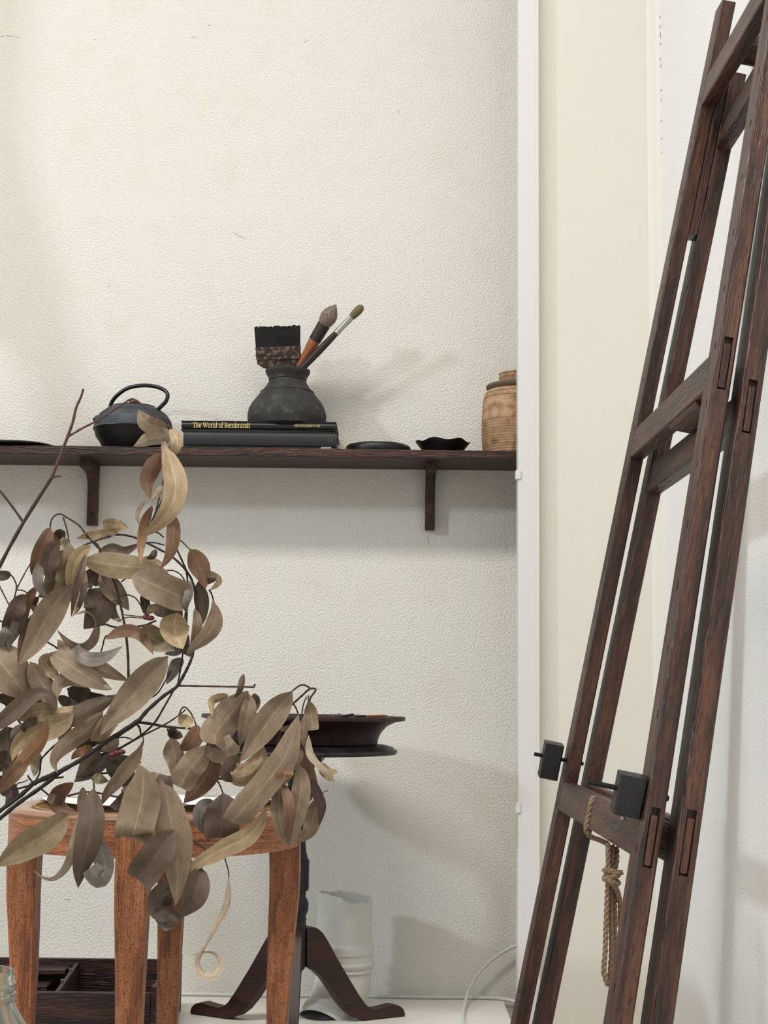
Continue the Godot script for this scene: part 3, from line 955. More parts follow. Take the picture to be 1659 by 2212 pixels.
# ---------------------------------------------------------------- easel
func frame_depth(s: float, y: float) -> float:
	return 1.83 + s * (0.591 - 0.2546 * (y - 0.6)) / 2.0
func on_frame(px: float, py: float, s: float) -> Vector3:     # s = 1 far stile, -1 near stile
	var y := 0.6
	var p := Vector3.ZERO
	for i in 6:
		p = P(px, py, 3.0 - frame_depth(s, y))
		y = p.y
	return p
func build_easel():
	var T := 0.05
	var th := 0.0195
	var A0 := on_frame(1122, 2212, 1); var A1 := on_frame(1567.5, 15, 1)
	var C0 := on_frame(1334, 2212, -1); var C1 := on_frame(1610.5, 440, -1)
	var B0 := on_frame(1171, 2212, 1); var B1 := on_frame(1518.5, 510, 1)
	var D0 := on_frame(1418, 2212, -1); var D1 := on_frame(1577, 1100, -1)
	var at_y := func(p: Vector3, q: Vector3, y: float) -> Vector3: return p + (q - p) * ((y - p.y) / (q.y - p.y))
	var foot: Vector3 = (at_y.call(A0, A1, 0.0) + at_y.call(C0, C1, 0.0)) / 2
	var t := thing("wooden_easel", "tall dark brown wooden easel leaning against the white side wall", "easel", Vector3(foot.x, 0, foot.z))
	var o := t.position
	var top_y := A1.y
	var stiles := {"A": [A0, A1, 0.0, top_y], "C": [C0, C1, 0.0, top_y + 0.02], "B": [B0, B1, 0.0, top_y - 0.1], "D": [D0, D1, 0.0, top_y - 0.1]}
	# cross bars: [far stile, near stile, pixel of the middle at the far stile, pixel at the near stile, height]
	var bars := [["A", "C", 1373, 945, 1522, 826, 0.042], ["B", "D", 1411, 1022, 1575, 915, 0.042], ["A", "C", 1212, 1716, 1372, 1815, 0.041], ["B", "D", 1240, 1730, 1440, 1817, 0.045], ["A", "C", 1539, 152, 1640, 0, 0.043], ["B", "D", 1580, 238, 1660, 110, 0.043]]
	for b in bars:
		b.append((on_frame(b[2], b[3], 1).y + on_frame(b[4], b[5], -1).y) / 2)
	for key in ["A", "C", "B", "D"]:
		var s: Array = stiles[key]
		var p: Vector3 = at_y.call(s[0], s[1], s[2])
		var q: Vector3 = at_y.call(s[0], s[1], s[3])
		var tt := th if key in "AC" else th * 1.12
		var ez := (q - p).normalized()
		var ex := (Vector3.BACK - ez * Vector3.BACK.dot(ez)).normalized()
		var ey := ez.cross(ex)
		var long := (q - p).length()
		var cf := 0.0018
		var st := new_st()
		prism(st, rect(T, tt, cf), p - o, ex, ey, ez, long, true, false, [0, 2])
		# peg holes down the front edge
		var holes := []
		if key in "AC":
			var y := 0.12
			while y < long - 0.12:
				holes.append([y - 0.0045, y + 0.0045, T * 0.56, T * 0.65, 0.009])
				y += 0.068
		pitted_face(st, p - o - ey * tt / 2 - ex * (T / 2 - cf), ez, ex, -ey, long, T - cf * 2, holes)
		# mortises on the near face, in which the tenons end
		holes = []
		if key in "CD":
			for b in bars:
				if b[1] == key and b[7] < s[3] - 0.05:
					var u: float = (b[7] - p.y) / ez.y
					holes.append([u - b[6] * 0.72, u + b[6] * 0.72, tt / 2 - cf - 0.0048, tt / 2 - cf + 0.0048, 0.006])
			holes.sort_custom(func(g, h): return g[0] < h[0])
		pitted_face(st, p - o + ex * T / 2 - ey * (tt / 2 - cf), ez, ey, ex, long, tt - cf * 2, holes)
		put(st, "stile", M.easel, t)
	var lean: Vector3 = (A1 - A0).normalized()
	var nrm := lean.cross(Vector3.BACK).normalized()      # points to the right, out of the back of the frame
	# spacer between the two far stiles at the top
	var st2 := new_st()
	var sa: Vector3 = at_y.call(A0, A1, P(1495, 508, 1.0).y + 0.0)
	var ylow: float = on_frame(1490, 508, 1).y
	var pa: Vector3 = at_y.call(A0, A1, ylow)
	var pb: Vector3 = at_y.call(A0, A1, top_y - 0.11)
	var ba: Vector3 = at_y.call(B0, B1, ylow)
	var gap: float = (ba - pa).dot(nrm) - th / 2 - th * 1.12 / 2
	beam(st2, pa - o + nrm * (th / 2 + gap / 2), pb - o + nrm * (th / 2 + gap / 2), Vector3.BACK, T * 0.96, gap * 0.96, 0.001)
	put(st2, "spacer", M.easel, t)
	# the same spacer between the near stiles
	st2 = new_st()
	var pc: Vector3 = at_y.call(C0, C1, ylow)
	var pd: Vector3 = at_y.call(C0, C1, top_y - 0.11)
	beam(st2, pc - o + nrm * (th / 2 + gap / 2), pd - o + nrm * (th / 2 + gap / 2), Vector3.BACK, T * 0.96, gap * 0.96, 0.001)
	put(st2, "spacer", M.easel, t)
	for b in bars:
		var y: float = b[7]
		var p: Vector3 = at_y.call(stiles[b[0]][0], stiles[b[0]][1], y)
		var q: Vector3 = at_y.call(stiles[b[1]][0], stiles[b[1]][1], y)
		var dir := (q - p).normalized()
		st2 = new_st()
		beam(st2, p + dir * T * 0.3 - o, q - dir * T * 0.3 - o, lean, b[6], th, 0.0015)
		var bar := put(st2, "crossbar", M.easel, t)
		# tenon end showing in its mortise on the near stile
		var face: Vector3 = q + Vector3(0, 0, T / 2 - 0.0032) - o
		st2 = new_st()
		var own: Vector3 = (stiles[b[1]][1] - stiles[b[1]][0]).normalized()
		beam(st2, face - own * b[6] * 0.6, face + own * b[6] * 0.6, nrm, 0.0076, 0.0052, 0.0006)
		put(st2, "tenon", M.easel, bar)
	# cleat under the middle of the upper front bar, with a square hole
	var yb: float = on_frame(1373, 945, 1).y - 0.03
	var ca: Vector3 = at_y.call(A0, A1, yb)
	var cc: Vector3 = at_y.call(C0, C1, yb)
	st2 = new_st()
	beam(st2, ca.lerp(cc, 0.56) - o + nrm * 0.008, ca.lerp(cc, 0.86) - o + nrm * 0.008, lean, 0.02, 0.03, 0.003)
	put(st2, "cleat", M.easel, t)
	# round peg between the top bars
	st2 = new_st()
	var pm := P(1612, 106, 1.14)
	tube(st2, [pm - o - nrm * 0.012, pm - o + nrm * 0.03], [0.02], 24)
	put(st2, "pivot_peg", M.easel, t)
	# two black clamp blocks with threaded bolts
	for e in [[1186, 1651, 1.0, 0.026, 0.05, 0.034], [1362, 1726, -1.0, 0.028, 0.041, 0.03]]:
		var y: float = on_frame(e[0], e[1], e[2]).y
		var key := "A" if e[2] > 0 else "C"
		var p: Vector3 = at_y.call(stiles[key][0], stiles[key][1], y)
		var w: float = e[3]
		var mid: Vector3 = p - nrm * (th / 2 + w / 2 + (0.008 if e[2] > 0 else 0.0005)) - o
		st2 = new_st()
		beam(st2, mid - lean * e[4] / 2, mid + lean * e[4] / 2, Vector3.BACK, e[5], w, 0.002)
		var blk := put(st2, "clamp_block", M.clamp, t)
		st2 = new_st()
		var b0: Vector3 = mid - nrm * (w / 2 + (0.012 if e[2] > 0 else 0.03)) + lean * 0.004
		var b1: Vector3 = p + nrm * (th / 2 + 0.006) - o + lean * 0.004
		var pts := []
		var rad := []
		for j in 61:
			pts.append(b0.lerp(b1, j / 60.0))
			rad.append(0.0031 if j % 2 else 0.0025)
		tube(st2, pts, rad, 10)
		put(st2, "threaded_bolt", M.bolt, blk)
		if e[2] < 0:
			st2 = new_st()
			var s0: Vector3 = mid - lean * e[4] / 2 + Vector3(0, 0, -0.008)
			tube(st2, [s0, s0 - lean * 0.004, s0 - lean * 0.0042, s0 - lean * 0.006], [0.0018, 0.0018, 0.003, 0.0028], 8)
			put(st2, "screw", M.silver, blk)

# a rope of three twisted strands along the points
func rope_mesh(st: SurfaceTool, pts: Array, r: float):
	var fine := spline(pts, 14)
	var total := 0.0
	var side := Vector3.ZERO
	var strands := [[], [], []]
	for i in fine.size():
		var tn: Vector3 = (fine[mini(i + 1, fine.size() - 1)] - fine[maxi(i - 1, 0)]).normalized()
		if i == 0:
			side = tn.cross(Vector3(0.3, 0.2, 1)).normalized()
		else:
			total += (fine[i] - fine[i - 1]).length()
			side = (side - tn * side.dot(tn)).normalized()
		var other := tn.cross(side)
		for s in 3:
			var a := total / (r * 7.0) * TAU + TAU * s / 3.0
			strands[s].append(fine[i] + (side * cos(a) + other * sin(a)) * r * 0.52)
	for s in 3:
		tube(st, strands[s], [r * 0.56], 7)

# canvas on a stand left of the shelf: outside the frame, seen by its slanting shadow on the wall
func build_canvas_stand():
	var L := Vector3(-6.85, 3.7, 5.0)
	var S := func(px: float, py: float) -> Vector3:
		var w := P(px, py, 0.0)
		return w.lerp(L, 0.1)
	var a: Vector3 = S.call(-52, 150)
	var b: Vector3 = S.call(122, 815)
	var dir := (b - a).normalized()
	var foot: Vector3 = a + dir * (a.y / -dir.y)
	var t := thing("canvas_stand", "wooden stand with a stretched canvas left of the shelf", "easel", Vector3(foot.x - 0.3, 0, foot.z))
	var o := t.position
	var st := new_st()
	beam(st, foot - o, a - dir * 0.2 - o, Vector3.RIGHT, 0.085, 0.025)
	put(st, "stile", M.easel, t)
	st = new_st()
	var foot2 := Vector3(foot.x - 1.15, 0, foot.z)
	var top2: Vector3 = a - dir * 0.2 + Vector3(-0.75, 0, 0)
	beam(st, foot2 - o, top2 - o, Vector3.RIGHT, 0.085, 0.025)
	put(st, "stile", M.easel, t)
	var bar: Vector3 = S.call(60, 690)
	st = new_st()
	box(st, Vector3(bar.x - 0.98, bar.y - 0.02, foot.z + 0.013) - o, Vector3(bar.x + 0.02, bar.y + 0.01, foot.z + 0.06) - o, 0.002)
	put(st, "ledge", M.easel, t)
	st = new_st()
	var c: Vector3 = S.call(-20, 400)
	box(st, Vector3(bar.x - 0.95, bar.y + 0.011, foot.z + 0.013) - o, Vector3(c.x + 0.02, bar.y + 0.75, foot.z + 0.035) - o, 0.002)
	put(st, "canvas", M.paper, t)

func build_rope():
	var Q := func(px: float, py: float, dz: float) -> Vector3:
		var p := on_frame(px, py, -1)
		return P(px, py, 1.33 + dz)
	var o: Vector3 = Q.call(1315, 1836, 0.0)
	var t := thing("hanging_rope", "knotted brown jute rope hung over the lower easel bar", "rope", o)
	var runs := [
		[[1283, 1722, 0.02], [1277, 1735, 0.026], [1272, 1760, 0.026], [1266, 1792, 0.026], [1276, 1807, 0.02], [1296, 1815, 0.0], [1312, 1822, -0.03]],
		[[1313, 1822, -0.01], [1314, 1850, 0.0], [1314, 1880, 0.004], [1312, 1930, 0.0], [1309, 2000, 0.0], [1307, 2060, 0.0], [1304, 2095, 0.0], [1309, 2118, 0.0], [1314, 2128, -0.004]],
		[[1323, 1826, -0.014], [1322, 1855, -0.006], [1320, 1885, 0.0], [1320, 1930, -0.004], [1320, 1990, -0.006], [1321, 2050, -0.006], [1319, 2090, -0.006], [1316, 2126, -0.006]],
		[[1332, 1830, -0.018], [1332, 1860, -0.008], [1328, 1885, 0.0], [1327, 1930, -0.008], [1328, 1990, -0.01], [1326, 2040, -0.012], [1322, 2100, -0.012]],
		[[1318, 1905, 0.006], [1330, 1918, 0.004], [1337, 1938, -0.004], [1340, 1965, -0.012], [1338, 2000, -0.02]],
		[[1322, 1893, 0.008], [1334, 1886, 0.010], [1345, 1884, 0.010]]]
	for r in runs:
		var st := new_st()
		rope_mesh(st, r.map(func(e): return Q.call(e[0], e[1], e[2]) - o), 0.0029)
		put(st, "strand", M.rope, t)
	# knot: three wraps
	for e in [[1884, 0.0], [1893, 0.001], [1902, -0.001]]:
		var st := new_st()
		var ring := []
		for k in 13:
			var a := TAU * k / 12
			ring.append(Q.call(1321, e[0], 0.0) - o + Vector3(cos(a) * 0.0072, sin(a * 1.0 + e[0]) * 0.0026, sin(a) * 0.0072))
		rope_mesh(st, ring, 0.0034)
		put(st, "knot_wrap", M.rope, t)
	for k in 14:
		var st := new_st()
		var p: Vector3 = Q.call(1305 + rng.randf() * 10, 2085 + rng.randf() * 35, 0.0) - o
		if k > 8:
			p = Q.call(1338 + rng.randf() * 8, 1882 + rng.randf() * 5, 0.01) - o
		var d := Vector3(rng.randf_range(-1, 0.6), rng.randf_range(-1, 0.4), rng.randf_range(-0.3, 0.5)) * 0.008
		tube(st, [p, p + d * 0.5 + Vector3(0, 0.001, 0), p + d], [0.0002], 4)
		put(st, "loose_fibre", M.rope, t)

# ---------------------------------------------------------------- tripod table, tray
const TABLE_Z := 0.28
func build_tripod_table():
	var c := P(640, 2000, TABLE_Z)
	var t := thing("tripod_table", "small black pedestal table with three curved legs behind the stool", "table", Vector3(c.x, 0.012, TABLE_Z))
	var k := per_px(P(640, 1900, TABLE_Z))
	var hh := func(py: float) -> float: return P(640, py, TABLE_Z).y - 0.012
	# column
	var prof := [Vector2(0, hh.call(2096)), Vector2(16 * k, hh.call(2096)), Vector2(20 * k, hh.call(2091)), Vector2(21 * k, hh.call(2086)), Vector2(21 * k, hh.call(1992))]
	for e in [[1990, 20], [1985, 22], [1978, 20], [1972, 23], [1964, 25.5], [1952, 26], [1944, 24], [1936, 19], [1928, 20], [1922, 19]]:
		prof.append(Vector2(e[1] * k, hh.call(e[0])))
	var st := new_st()
	lathe(st, prof, 32)
	var col := put(st, "column", M.ebony, t)
	st = new_st()
	prism(st, rect(50 * k, 50 * k, 3 * k), Vector3(0, hh.call(1921), 0), Vector3.RIGHT, Vector3.BACK, Vector3.UP, hh.call(1858) - hh.call(1921))
	put(st, "column_block", M.ebony, col)
	prof = []
	for e in [[1857, 24], [1850, 22], [1840, 19], [1820, 17], [1790, 18], [1765, 19], [1756, 22], [1749, 23], [1742, 19], [1735, 21], [1726, 29], [1716, 32], [1708, 33], [1703, 27], [1696, 24], [1690, 26], [1670, 32], [1648, 35], [1638, 30], [1632, 34], [1628, 34]]:
		prof.append(Vector2(e[1] * k, hh.call(e[0])))
	st = new_st()
	lathe(st, prof, 32)
	put(st, "column_shaft", M.ebony, col)
	# legs: profile in (outwards, up), read from the right leg, which is turned 30 degrees away
	var from := func(x: float, y: float) -> Vector2:
		var px := 420.0 + x / 3.318
		var py := 1820.0 + y / 3.318
		var p := P(px, py, TABLE_Z - 0.06)
		return Vector2((p.x - t.position.x) / cos(PI / 6), maxf(p.y - 0.012, 0.0))
	var outline := [[795, 578], [830, 572], [868, 582], [905, 620], [945, 690], [1000, 800], [1050, 895], [1100, 985], [1150, 1075], [1200, 1155], [1235, 1190], [1280, 1203], [1340, 1198], [1400, 1188], [1450, 1200], [1478, 1228], [1487, 1260], [1484, 1360], [1420, 1372], [1300, 1345], [1220, 1295], [1130, 1245], [1075, 1195], [1020, 1120], [970, 1035], [920, 955], [870, 900], [830, 868], [795, 848]]
	var poly := PackedVector2Array()
	for e in outline:
		poly.append(from.call(e[0], e[1]))
	for a in [PI / 6, PI - PI / 6, -PI / 2]:
		var dir := Vector3(cos(a), 0, -sin(a))
		var ez := dir.cross(Vector3.UP)
		st = new_st()
		prism(st, poly, -ez * 0.0125, dir, Vector3.UP, ez, 0.025, false, true)
		put(st, "leg", M.mahogany, t)
	# top: moulded edge, two battens under it
	var r := 0.178
	var y1: float = hh.call(1607)
	st = new_st()
	lathe(st, [Vector2(0, y1 - 0.0175), Vector2(r - 0.02, y1 - 0.0175), Vector2(r - 0.003, y1 - 0.0165), Vector2(r, y1 - 0.0125), Vector2(r - 0.001, y1 - 0.009), Vector2(r - 0.006, y1 - 0.007), Vector2(r - 0.009, y1 - 0.0035), Vector2(r - 0.019, y1 - 0.001), Vector2(r - 0.024, y1), Vector2(0, y1)], 72)
	put(st, "tabletop", M.ebony, t)
	st = new_st()
	box(st, Vector3(-0.045, y1 - 0.03, -0.11), Vector3(0.044, y1 - 0.0175, 0.11), 0.002)
	put(st, "batten", M.ebony, t)

func build_tray():
	var y0: float = P(640, 1607, TABLE_Z).y
	var c := P(655, 1600, TABLE_Z)
	var k := per_px(c)
	var y1: float = P(640, 1546, TABLE_Z).y - y0
	var t := thing("wooden_tray", "round dark red mahogany tray with flared rim on the pedestal table", "tray", Vector3(c.x, y0 + 0.0012, TABLE_Z))
	var st := new_st()
	lathe(st, [Vector2(0, 0), Vector2(k * 156, 0), Vector2(k * 160, 0.001), Vector2(k * 163, y1 * 0.25), Vector2(k * 169, y1 * 0.45), Vector2(k * 181, y1 * 0.66), Vector2(k * 198, y1 * 0.80), Vector2(k * 219, y1 * 0.86), Vector2(k * 220.5, y1 * 0.92), Vector2(k * 219, y1), Vector2(k * 205, y1), Vector2(k * 196, y1 * 0.94), Vector2(k * 176, y1 * 0.75), Vector2(k * 160, y1 * 0.35), Vector2(k * 152, 0.008), Vector2(0, 0.007)], 96)
	put(st, "body", M.mahogany, t)
	t.rotation.z = -0.006
	# drawing things lying across the rim
	var rods := [["pencil", "ochre pencil lying across the rim of the round tray", [748, 1549, 0.12], [836, 1546, 0.06], 0.0022, M.ochre], ["charcoal_stick", "thick grey charcoal stick poking out of the round tray", [728, 1549, 0.1], [764, 1543.5, 0.14], 0.0024, M.graphite], ["charcoal_stick", "thin dark stick lying flat between the ochre pencil and the charcoal", [765, 1548, 0.12], [790, 1546, 0.1], 0.0016, M.graphite]]
	for e in rods:
		st = new_st()
		var a := P(e[2][0], e[2][1], TABLE_Z + e[2][2])
		var b := P(e[3][0], e[3][1], TABLE_Z + e[3][2])
		var o := thing(e[0], e[1], "pencil" if e[0] == "pencil" else "charcoal", a)
		tube(st, [Vector3.ZERO, (b - a) * 0.93], [e[4]], 8)
		put(st, "shaft", e[5], o)
		st = new_st()
		tube(st, [(b - a) * 0.93, b - a], [e[4], e[4] * 0.6], 8)
		put(st, "tip", M.cane if e[0] == "pencil" else e[5], o)
	st = new_st()
	var a := P(722, 1549, TABLE_Z + 0.1)
	var o := thing("wire_hook", "small bent wire hook beside the charcoal stick", "hook", a)
	var pts := []
	for k2 in 11:
		var an := TAU * k2 / 11 - 1.0
		pts.append(Vector3(0.009 + cos(an) * 0.0028, 0.0035 + sin(an) * 0.0028, 0.0))
	tube(st, [Vector3(0, 0.0, 0), Vector3(0.005, 0.001, 0)] + pts, [0.0006], 6)
	put(st, "wire", M.bolt, o)

# ---------------------------------------------------------------- stool
const STOOL_Z := 0.83
func build_stool():
	var c := P(338.5, 1741, STOOL_Z)
	var y1 := c.y
	var k := per_px(c)
	var R := k * 311.0
	var t := thing("round_stool", "round orange brown wooden stool with woven cane seat", "stool", Vector3(c.x, 0, STOOL_Z))
	var ya: float = P(338, 1855.5, STOOL_Z + R).y
	# apron ring in four curved pieces between the legs
	for q in 4:
		var st := new_st()
		var a0 := PI / 2 * q + 0.03 - PI / 2
		var a1 := PI / 2 * (q + 1) - 0.03 - PI / 2
		var n := 16
		var v := rng.randf()
		for i in n:
			var t0 := a0 + (a1 - a0) * i / n
			var t1 := a0 + (a1 - a0) * (i + 1) / n
			var c0 := Vector3(cos(t0), 0, sin(t0))
			var c1 := Vector3(cos(t1), 0, sin(t1))
			for e in [[R - 0.001, 1.0], [R - 0.026, -1.0]]:
				var ua: float = t0 * R
				var ub: float = t1 * R
				tri(st, c0 * e[0] + Vector3(0, ya, 0), c1 * e[0] + Vector3(0, ya, 0), c1 * e[0] + Vector3(0, y1 - 0.004, 0), c0 * e[1], c1 * e[1], c1 * e[1], Vector2(ua, v), Vector2(ub, v), Vector2(ub, v + 0.05))
				tri(st, c0 * e[0] + Vector3(0, ya, 0), c1 * e[0] + Vector3(0, y1 - 0.004, 0), c0 * e[0] + Vector3(0, y1 - 0.004, 0), c0 * e[1], c1 * e[1], c0 * e[1], Vector2(ua, v), Vector2(ub, v + 0.05), Vector2(ua, v + 0.05))
			flat_quad(st, c0 * (R - 0.026) + Vector3(0, ya, 0), c1 * (R - 0.026) + Vector3(0, ya, 0), c1 * (R - 0.001) + Vector3(0, ya, 0), c0 * (R - 0.001) + Vector3(0, ya, 0), Vector3.DOWN)
		put(st, "apron", M.stool, t)
	# legs: block within the apron, then a swelling and tapering square leg
	for e in [[-1, 0], [1, 0], [0, 1], [0, -1]]:
		var out := Vector3(e[0], 0, e[1])
		var side := out.cross(Vector3.UP)
		var st := new_st()
		var rows := [[y1 - 0.004, R - 0.0215, 0.043, 0.043], [ya, R - 0.0215, 0.043, 0.043], [ya - 0.035, R - 0.0205, 0.0425, 0.043], [ya - 0.075, R - 0.021, 0.041, 0.041], [ya - 0.12, R - 0.0235, 0.038, 0.038], [ya - 0.19, R - 0.0265, 0.033, 0.034], [ya - 0.26, R - 0.0275, 0.029, 0.031], [0.06, R - 0.024, 0.026, 0.028], [0.0, R - 0.018, 0.025, 0.027]]
		for i in rows.size() - 1:
			var qa := []
			var qb := []
			var nn := []
			for s in 8:
				var rc := rect(1, 1, 0.07)
				qa.append(out * (rows[i][1] + rc[s].x * rows[i][2]) + side * rc[s].y * rows[i][3] + Vector3(0, rows[i][0], 0))
				qb.append(out * (rows[i + 1][1] + rc[s].x * rows[i + 1][2]) + side * rc[s].y * rows[i + 1][3] + Vector3(0, rows[i + 1][0], 0))
				var ed: Vector2 = rc[(s + 1) % 8] - rc[s]
				nn.append((out * ed.y - side * ed.x).normalized())
			var per := 0.0
			for s in 8:
				var s2 := (s + 1) % 8
				var w: float = (qa[s2] - qa[s]).length()
				flat_quad(st, qa[s], qa[s2], qb[s2], qb[s], nn[s], Vector2(rows[i][0], per + e[0] * 0.3 + e[1] * 0.17), Vector2(rows[i][0], per + w + e[0] * 0.3 + e[1] * 0.17), Vector2(rows[i + 1][0], per + w + e[0] * 0.3 + e[1] * 0.17), Vector2(rows[i + 1][0], per + e[0] * 0.3 + e[1] * 0.17))
				per += w
		put(st, "leg", M.stool, t)
	# polished seat rim
	var st3 := new_st()
	lathe(st3, [Vector2(R - 0.034, y1 - 0.008), Vector2(R - 0.001, y1 - 0.006), Vector2(R + 0.001, y1 - 0.003), Vector2(R - 0.001, y1), Vector2(R - 0.006, y1 + 0.0018), Vector2(R - 0.018, y1 + 0.0022), Vector2(R - 0.026, y1 + 0.0014), Vector2(R - 0.031, y1 - 0.0005), Vector2(R - 0.034, y1 - 0.003)], 96)
	put(st3, "seat_rim", M.rim, t)
	# cane: four directions of thin strands, too fine to pick apart
	st3 = new_st()
	var rc := R - 0.033
	for d in 4:
		var a := PI / 4 * d + 0.1
		var dir := Vector3(cos(a), 0, sin(a))
		var nrm := Vector3(-sin(a), 0, cos(a))
		var x := -rc + 0.004
		while x < rc:
			var hl := sqrt(maxf(rc * rc - x * x, 0.0))
			if hl > 0.01:
				beam(st3, nrm * x - dir * hl + Vector3(0, y1 - 0.002 + 0.0007 * d, 0), nrm * x + dir * hl + Vector3(0, y1 - 0.002 + 0.0007 * d, 0), nrm, 0.0026 if d % 2 == 0 else 0.0018, 0.0007, 0.0)
			x += 0.0075 if d % 2 == 0 else 0.0106
	var cane := put(st3, "cane_weave", M.cane, t)
	cane.set_meta("kind", "stuff")
	st3 = new_st()
	var ring := []
	for i in 97:
		ring.append(Vector3(cos(TAU * i / 96) * (R - 0.036), y1 + 0.0008, sin(TAU * i / 96) * (R - 0.036)))
	tube(st3, ring, [0.0016], 6, false)
	put(st3, "cane_binding", M.cane, t)
	# sheets of white paper lying on the seat, each slightly curled
	var sheets := [[-0.08, -0.03, 0.17, 0.15, 0.35, "white paper sheet on the stool seat, cut at a slant by the rim"], [0.07, -0.05, 0.19, 0.15, -0.25, "white paper sheet lying on top of the others on the stool seat"], [-0.01, 0.07, 0.2, 0.1, 0.08, "white paper sheet along the front of the stool seat"], [0.09, 0.04, 0.11, 0.1, -0.6, "small crumpled white paper on the right of the stool seat"]]
	var lift := 0.0
	for s in sheets:
		lift += 0.0016
		var o := thing("paper_sheet", s[5], "paper", Vector3(c.x + s[0], y1 + 0.0015 + lift, STOOL_Z + s[1]), "papers on the stool")
		o.rotation.y = s[4]
		var st := new_st()
		var n := 10
		for i in n:
			for j in n:
				var q := []
				for g in [[i, j], [i + 1, j], [i + 1, j + 1], [i, j + 1]]:
					var u := float(g[0]) / n - 0.5
					var v := float(g[1]) / n - 0.5
					q.append(Vector3(u * s[2], 0.006 * pow(absf(u * 2.0), 3.0) * (0.5 + v) + 0.0012 * sin(u * 11.0 + v * 7.0 + s[4] * 9.0) + 0.0012, v * s[3]))
				var nn: Vector3 = (q[3] - q[0]).cross(q[1] - q[0]).normalized()
				flat_quad(st, q[0], q[1], q[2], q[3], nn)
				flat_quad(st, q[0] - nn * 0.0003, q[1] - nn * 0.0003, q[2] - nn * 0.0003, q[3] - nn * 0.0003, -nn)
		put(st, "sheet", M.paper, o)

# ---------------------------------------------------------------- open wooden box on the floor
func build_box():
	var zb := 0.15
	var y1: float = 0.105
	var x1: float = P(393, 2100, zb).x
	var zf := 0.47
	var x0 := -1.0
	var t := thing("wooden_box", "open dark brown wooden box with compartments on the floor", "box", Vector3((x0 + x1) / 2, 0.012, (zb + zf) / 2))
	var o := t.position
	var B := func(called: String, lo: Vector3, hi: Vector3, parent: Node):
		var st := new_st()
		box(st, lo - o, hi - o, 0.0008)
		return put(st, called, M.box_wood, parent)
	B.call("bottom_board", Vector3(x0, 0.012, zb), Vector3(x1, 0.022, zf), t)
	B.call("back_board", Vector3(x0, 0.022, zb), Vector3(x1 - 0.01, y1, zb + 0.009), t)
	B.call("front_board", Vector3(x0, 0.022, zf - 0.009), Vector3(x1 - 0.01, y1, zf), t)
	B.call("side_board", Vector3(x1 - 0.009, 0.0225, zb), Vector3(x1, y1 + 0.01, zf), t)
	B.call("side_board", Vector3(x0, 0.0225, zb), Vector3(x0 + 0.009, y1 + 0.01, zf), t)
	# slanting partition between the compartments
	var pa := on_height(163, 2075, y1)
	var pb := on_height(108, 2150, y1)
	var st := new_st()
	beam(st, Vector3(pa.x, 0.06, zb + 0.009) - o, Vector3(pb.x, 0.06, zf - 0.009) - o, Vector3.UP, 0.078, 0.007, 0.0008)
	var part := put(st, "partition", M.box_wood, t)
	for f in [0.35, 0.7]:
		st = new_st()
		var p := Vector3(pa.x, y1 - 0.006, zb + 0.009).lerp(Vector3(pb.x, y1 - 0.006, zf - 0.009), f) - o
		tube(st, [p, p + Vector3(0, 0.008, 0)], [0.002, 0.0026], 8)
		put(st, "nail", M.silver, part)
	for i in 3:
		B.call("ledge", Vector3(x0 + 0.01, y1 - 0.02 - i * 0.02, zb + 0.009 + i * 0.05), Vector3(pa.x - 0.012 - i * 0.022, y1 - 0.012 - i * 0.02, zb + 0.009 + (i + 1) * 0.05), t)

